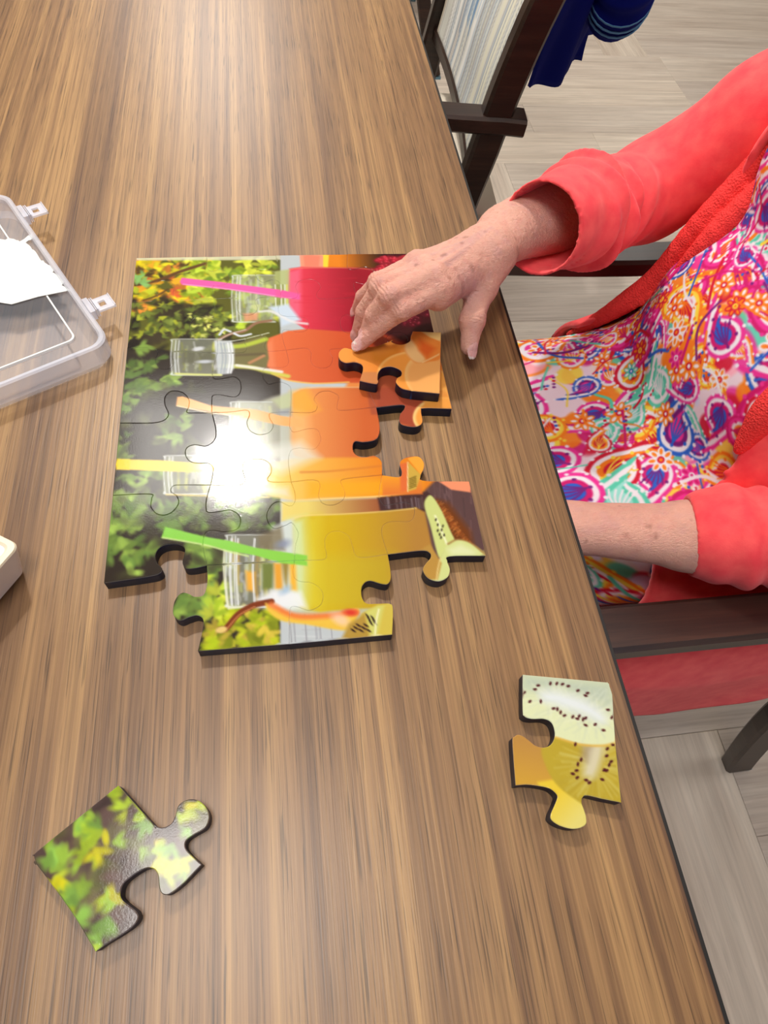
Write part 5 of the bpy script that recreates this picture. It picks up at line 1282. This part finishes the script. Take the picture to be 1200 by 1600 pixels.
for _ in range(320):
    x, y_ = dr.uniform(-330, 330), dr.uniform(-100, 760); a = dr.uniform(0, 6.28); L_ = dr.uniform(14, 34); b = a + dr.uniform(-1, 1)
    ds.stroke([(x, y_), (x + L_ * math.cos(a), y_ + L_ * math.sin(a)), (x + L_ * (math.cos(a) + math.cos(b)), y_ + L_ * (math.sin(a) + math.sin(b)))], dr.uniform(1.5, 4), dr.choice([CR, MG, PU, OR, WH, BL, YE, TQ]), 0.6, raw=True)
    for k in range(4): ds.blob((x + k * 5 * math.cos(b), y_ + k * 5 * math.sin(b) + 4), 1.6, 1.6, 0, dr.choice([BL, PU, WH, CR]), 0.4, raw=True)
def torso_sdf(S, o):
    S.ell((0.54, 0.434, 0.585), (0.16 + o, 0.19 + o, 0.115 + o), 0.03).ell((0.530, 0.434, 0.71), (0.140 + o, 0.180 + o, 0.165 + o), 0.05).ell((0.575, 0.434, 0.90), (0.118 + o, 0.172 + o, 0.165 + o), 0.05)
    for s in (-1, 1): S.ell((0.525, 0.434 + s * 0.075, 0.875), (0.078 + o, 0.076 + o, 0.075 + o), 0.03)
    S.cone((0.60, 0.30, 1.0), (0.60, 0.57, 1.0), 0.06 + o, 0.06 + o, 0.04)
def lap_sdf(S, o):
    for s in (-1, 1): S.cone((0.52, 0.434 + s * 0.095, 0.56), (0.15, 0.434 + s * 0.084, 0.548), 0.094 + o, 0.064 + o, 0.09)
    S.cone((0.52, 0.434, 0.55), (0.14, 0.434, 0.55), 0.085 + o, 0.065 + o, 0.05, flat=((0, 1, 0), 2.0))
D = SDF((0.03, 0.16, 0.25), (0.76, 0.72, 1.10), 0.0045)
torso_sdf(D, 0.004); lap_sdf(D, 0.004)
for s in (-1, 1): D.cone((0.14, 0.434 + s * .10, .50), (0.14, 0.434 + s * .10, .33), 0.078, 0.085, 0.05)
D.cone((0.14, 0.434, .50), (0.14, 0.434, .33), 0.075, 0.085, 0.05)
X, Y, Z = D.grid()
fold = 0.0035 * np.sin(55 * (Y + 0.35 * X) + 9 * Z) * np.clip((0.75 - Z) * 6, 0, 1) + 0.004 * np.sin(38 * (Z - 0.5 * X) + 7 * Y) * np.clip((X - .3) * 5, 0, 1)
D.d = (D.d + fold).astype(np.float32)
D.d = np.maximum(D.d, (Z - (1.045 + (X - .6) * 0.4) + 0 * Y)).astype(np.float32)          # neckline
D.ell((0.53, 0.434, 1.09), (0.09, 0.085, 0.10), 0, cut=True)
D.d = np.maximum(D.d, (0.30 - Z) + 0 * X + 0 * Y).astype(np.float32)
dV, dQ = D.mesh(0, 2)
# coordinates of the print: across the body (y) and along it (from the lap up the chest)
su = (dV[:, 1] - 0.434) * 1000 * (1 + 0.25 * np.abs(dV[:, 1] - 0.434) * 4); sv = (0.62 - dV[:, 0]) * -600 + dV[:, 2] * 850 - 250
# finer triangles for the visible print: subdivide once
def subdiv(V_, Q):
    E = {}; mids = []; n = len(V_)
    e_all = np.sort(np.stack([Q, np.roll(Q, -1, 1)], 2).reshape(-1, 2), 1); u, inv = np.unique(e_all, axis=0, return_inverse=True); inv = inv.reshape(Q.shape)
    mid = (V_[u[:, 0]] + V_[u[:, 1]]) / 2; cen = V_[Q].mean(1); me_, ce = n + inv, n + len(u) + np.arange(len(Q))
    q = [np.stack([Q[:, k], me_[:, k], ce, me_[:, (k - 1) % 4]], 1) for k in range(4)]
    return np.vstack([V_, mid, cen]), np.vstack(q)
keep = np.ones(len(dQ), bool)
dV2, dQ2 = subdiv(dV, dQ); dV2, dQ2 = subdiv(dV2, dQ2)
su = (dV2[:, 1] - 0.434) * 1000; sv = (dV2[:, 0] - 0.62) * 650 + dV2[:, 2] * 900 - 250
M['dress'] = attr_mat('paisley_cotton', 0.75, 0.25, 1400, 0.1, 0.0003)
dc = linA(ds.sample(su, sv)) * 0.85
link('dress', np_mesh('dress', dV2, dQ2, dc), M['dress'], person, True)

# --- cardigan
M['coral'] = mat('coral_knit', lin((246, 78, 84)), 0.82, 0.2, **{'Sheen Weight': 0.15})
T = NT(M['coral']); nz = T.noise(T.coord((650, 650, 900)), 1, 3, 0.6); T.bump(nz, 0.35, 0.0007)
T.col(T.ramp(T.noise(T.coord((60, 60, 60)), 1, 3, 0.5), [(0.3, lin((238, 66, 76))), (0.7, lin((250, 92, 92)))]))
M['coral_rib'] = mat('coral_rib_knit', lin((236, 62, 60)), 0.85, 0.2)
T = NT(M['coral_rib']); vz = T.n('ShaderNodeTexVoronoi'); vz.inputs['Scale'].default_value = 1.0; T.l(T.coord((520, 520, 520)), vz.inputs['Vector']); T.bump(vz.outputs['Distance'], 0.9, 0.0012)
C = SDF((0.28, 0.12, 0.40), (0.80, 0.76, 1.12), 0.0045)
torso_sdf(C, 0.016); lap_sdf(C, 0.014)
I_ = SDF((0.28, 0.12, 0.40), (0.80, 0.76, 1.12), 0.0045); torso_sdf(I_, 0.007); lap_sdf(I_, 0.007)
X, Y, Z = C.grid()
# opening: between the left and right front edges
RB = np.array([P(890, 523, .612), P(960, 484, .668), P(1025, 436, .722), P(1095, 352, .795), P(1200, 240, .868), (0.485, 0.555, 0.95), (0.54, 0.525, 1.03)])
def yR(z): return np.interp(z, RB[:, 2], RB[:, 1] - 0.006)
def yL(z): return np.interp(z, [0.50, 0.60, 0.66, 0.72, 0.80, 0.88, 0.95, 1.05], [0.230, 0.262, 0.300, 0.312, 0.330, 0.345, 0.36, 0.37])
zz = C.ax[2]; R1, L1 = yR(zz)[None, None, :], yL(zz)[None, None, :]
openg = np.maximum(np.maximum(Y - R1, L1 - Y), X - 0.60)
C.d = np.maximum(np.maximum(C.d, -I_.d), -openg).astype(np.float32)
# forward end of the fronts on the thighs
C.d = np.maximum(C.d, (0.36 + 0.0 * Z - X) + 0 * Y).astype(np.float32)
D_n = C.d.copy()
def wr(S, a, b, amp, fr_, w0, ph=0):
    pass
def sleeve(S, pts, radii, k=0.02):
    for a, b, ra, rb in zip(pts, pts[1:], radii, radii[1:]): S.cone(a, b, ra, rb, k)
CF_R = np.array(WR_R) + (np.array(EL_R) - np.array(WR_R)) * 0.22
S2 = SDF((0.17, 0.12, 0.58), (0.74, 0.76, 1.12), 0.0025)
elr = np.array(EL_R); shr = np.array(SH_R)
sleeve(S2, [np.array(P(846, 356, .832)), np.array(P(905, 335, .815)), elr + [0, 0, .002], elr + (shr - elr) * .5 + [0, -.008, -.012], shr + [.01, -.03, -.015]], [0.0420, 0.0440, 0.050, 0.053, 0.062])
ell2, shl = np.array(EL_L), np.array(SH_L)
sleeve(S2, [np.array(P(1078, 838, .678)), np.array(P(1140, 836, .688)), ell2 + [0.01, 0, .004], ell2 + (shl - ell2) * .5, shl + [.01, .02, .005]], [0.0385, 0.0430, 0.052, 0.058, 0.070])
X, Y, Z = S2.grid()
Vg = [X, Y, Z]
def along(p0, p1):
    d = np.array(p1) - np.array(p0); L_ = np.linalg.norm(d); d = d / L_
    return (X - p0[0]) * d[0] + (Y - p0[1]) * d[1] + (Z - p0[2]) * d[2]
# gathers around the elbows: rings of soft folds that die out away from it
def gathers(p0, p1, c, width, amp, freq, tw):
    t = along(p0, p1); r = np.exp(-((t - c) / width) ** 2)
    return amp * r * np.sin(freq * t + tw * (Z * 40 + Y * 25))
ax0, ax1 = np.array(P(846, 356, .832)), elr
g1 = gathers(ax0, ax1, 0.085, 0.030, 0.0048, 300, 1.0) + gathers(ax0, ax1, 0.10, 0.06, 0.0045, 150, -1.3)
g2 = gathers(np.array(P(1078, 838, .678)), ell2, 0.075, 0.05, 0.0036, 210, 1.2)
wR = np.clip((Y - 0.42) * 20, 0, 1)
S2.d = (S2.d + g1 * wR + g2 * (1 - wR) + 0.0010 * np.sin(60 * X + 45 * Z)).astype(np.float32)
# hollow cuffs
c0, c1 = np.array(P(846, 356, .832)), np.array(P(905, 335, .815))
ax_ = (c1 - c0) / np.linalg.norm(c1 - c0)
def cutplane(p, n, rad):
    sl, XYZ = S2.sub(p - 0.09, p + 0.09); x, y_, z_ = XYZ; pl = -((x - p[0]) * n[0] + (y_ - p[1]) * n[1] + (z_ - p[2]) * n[2])
    S2.d[sl] = np.maximum(S2.d[sl], pl)
cutplane(c0 - ax_ * 0.004, ax_ * 1.0 + np.array([0, 0, 0.0]), 0.08)
S2.cone(c0 - ax_ * 0.06, c0 + ax_ * 0.045, 0.0375, 0.0385, 0, cut=True)
d0, d1 = np.array(P(1078, 838, .678)), np.array(P(1140, 836, .688)); ay_ = (d1 - d0) / np.linalg.norm(d1 - d0)
cutplane(d0 - ay_ * 0.002, ay_ * 1.0, 0.08)
S2.cone(d0 - ay_ * 0.06, d0 + ay_ * 0.045, 0.0330, 0.0345, 0, cut=True)
cV, cQ = C.mesh(0, 2); sV, sQ = S2.mesh(0, 2)
card = link('cardigan', np_mesh('cardigan', np.vstack([cV, sV]), np.vstack([cQ, sQ + len(cV)])), M['coral'], person, True)
# ribbed front edges, projected onto the body surface
def on_surface(S, y_, z_, x0=0.30, x1=0.62):
    xs = S.ax[0]; j = int(round((y_ - S.lo[1]) / S.h)); k = int(round((z_ - S.lo[2]) / S.h)); col_ = S.d[:, j, k]
    idx = np.where(col_ < 0)[0]
    return xs[idx[0]] if len(idx) else 0.5
O_ = SDF((0.22, 0.12, 0.40), (0.80, 0.76, 1.12), 0.0045); torso_sdf(O_, 0.016); lap_sdf(O_, 0.014)
def edge_path(fn, z0, z1, n, lead):
    pts = []
    for z in np.linspace(z0, z1, n): pts.append((on_surface(O_, float(fn(z)), z), float(fn(z)), z))
    return lead + pts
E_ = SDF((0.26, 0.16, 0.50), (0.70, 0.72, 1.10), 0.003)
pr_ = [tuple(p) for p in RB]
pl_ = edge_path(yL, 0.735, 1.03, 12, [])
for path in (pr_, pl_):
    q = crom(path, 5); rr_ = np.clip(0.005 + np.arange(len(q)) * 0.0011, 0, 0.0125)
    for i in range(len(q) - 1): E_.cone(q[i], q[i + 1], rr_[i], rr_[i + 1], 0.004)
q = crom(pr_, 5); tt_ = np.clip(np.arange(len(q)) / 12, 0, 1)[:, None]; q = q + np.array([-0.003, -0.024, -0.002]) * tt_ + np.array([0.0, -0.006, -0.010]) * np.clip(np.arange(len(q)) / 12 - 1, 0, 1)[:, None]
rr_ = np.clip(0.001 + (np.arange(len(q)) - 6) * 0.0011, 0.001, 0.0118)
for i in range(6, len(q) - 1): E_.cone(q[i], q[i + 1], rr_[i], rr_[i + 1], 0.003)
eV, eQ = E_.mesh(0, 1)
link('ribbed_edge', np_mesh('ribbed_edge', eV, eQ), M['coral_rib'], card, True)
# the left front hangs down past the seat, below the armrest
def hang():
    nu, nv = 60, 40; vs = []
    top_ = [(0.13, 0.180, 0.64), (0.27, 0.180, 0.64), (0.45, 0.180, 0.64), (0.60, 0.180, 0.635), (0.80, 0.185, 0.635)]
    bot_ = [(0.12, 0.165, 0.50), (0.27, 0.160, 0.465), (0.388, 0.158, 0.412), (0.455, 0.157, 0.358), (0.52, 0.159, 0.40), (0.58, 0.160, 0.455), (0.70, 0.18, 0.48)]
    A, B_ = crom(top_, 20), crom(bot_, 20)
    for j in range(nv + 1):
        v = j / nv
        for i in range(nu + 1):
            u = i / nu; a = A[int(u * (len(A) - 1))]; b = B_[int(u * (len(B_) - 1))]; p = a * (1 - v) + b * v; p[1] = a[1] + (b[1] - a[1]) * min(1, v * 2.2) ** 0.8
            p = p + np.array([0, 0.006 * math.sin(u * 13 + v * 1.2) * v, 0]); vs.append(tuple(p))
    fs = [(j * (nu + 1) + i, j * (nu + 1) + i + 1, (j + 1) * (nu + 1) + i + 1, (j + 1) * (nu + 1) + i) for j in range(nv) for i in range(nu)]
    me = mesh_np('hanging_front', vs, fs); o = link('hanging_front', me, M['coral'], card, True)
    s = o.modifiers.new('thick', 'SOLIDIFY'); s.thickness = 0.004; s.offset = 0
hang()
# --- eyes and lips
M['eye'] = mat('eye_white', lin((232, 228, 222)), 0.2); M['iris'] = mat('iris_blue', lin((60, 84, 110)), 0.2); M['lip'] = mat('lips', lin((190, 96, 92)), 0.45)
for s in (-1, 1):
    bm = bmesh.new(); bmesh.ops.create_uvsphere(bm, u_segments=16, v_segments=10, radius=0.0115, matrix=Matrix.Translation((0.4525, 0.434 + s * 0.03, 1.238)) @ Matrix.Diagonal((1, 1.1, 0.5, 1)))
    ey_ = obj('eye', bm, M['eye'], person, True)
    bm = bmesh.new(); bmesh.ops.create_uvsphere(bm, u_segments=14, v_segments=8, radius=0.0044, matrix=Matrix.Translation((0.4430, 0.434 + s * 0.03, 1.2370))); obj('iris', bm, M['iris'], ey_, True)
bm = bmesh.new(); tube(bm, crom([(0.4395, 0.412, 1.166), (0.4285, 0.424, 1.168), (0.4265, 0.434, 1.1665), (0.4285, 0.444, 1.168), (0.4395, 0.456, 1.166)], 4), 0.0042, 8); obj('lips', bm, M['lip'], person, True)
# --- hair and shoes
Hr = SDF((0.42, 0.32, 1.08), (0.68, 0.55, 1.37), 0.005)
Hr.ell((0.555, 0.434, 1.25), (0.100, 0.088, 0.108), 0).ell((0.585, 0.434, 1.19), (0.065, 0.082, 0.07), 0.02).ell((0.485, 0.434, 1.315), (0.04, 0.06, 0.03), 0.02)
X, Y, Z = Hr.grid(); Hr.d = (Hr.d + 0.003 * np.sin(90 * X + 60 * Z) * np.sin(80 * Y + 30 * Z)).astype(np.float32)
Hr.ell((0.455, 0.434, 1.21), (0.055, 0.066, 0.075), 0, cut=True)
rV, rQ = Hr.mesh(0, 1); M['hair'] = mat('silver_hair', lin((206, 202, 196)), 0.6)
T = NT(M['hair']); T.bump(T.noise(T.coord((300, 60, 60)), 1, 4, 0.6), 0.8, 0.003)
link('hair', np_mesh('hair', rV, rQ), M['hair'], person, True)
M['shoe'] = mat('black_shoe', lin((26, 24, 26)), 0.5)
for s in (-1, 1):
    F = SDF((0.0, 0.434 + s * .11 - .08, 0.0), (0.32, 0.434 + s * .11 + .08, 0.14), 0.004)
    F.cone((0.225, 0.434 + s * 0.10, 0.055), (0.085, 0.434 + s * 0.112, 0.040), 0.046, 0.038, 0.01); X, Y, Z = F.grid()
    F.d = np.maximum(F.d, 0.003 - Z + 0 * X + 0 * Y).astype(np.float32); fV, fQ = F.mesh(0, 1)
    link('shoe', np_mesh('shoe', fV, fQ), M['shoe'], person, True)
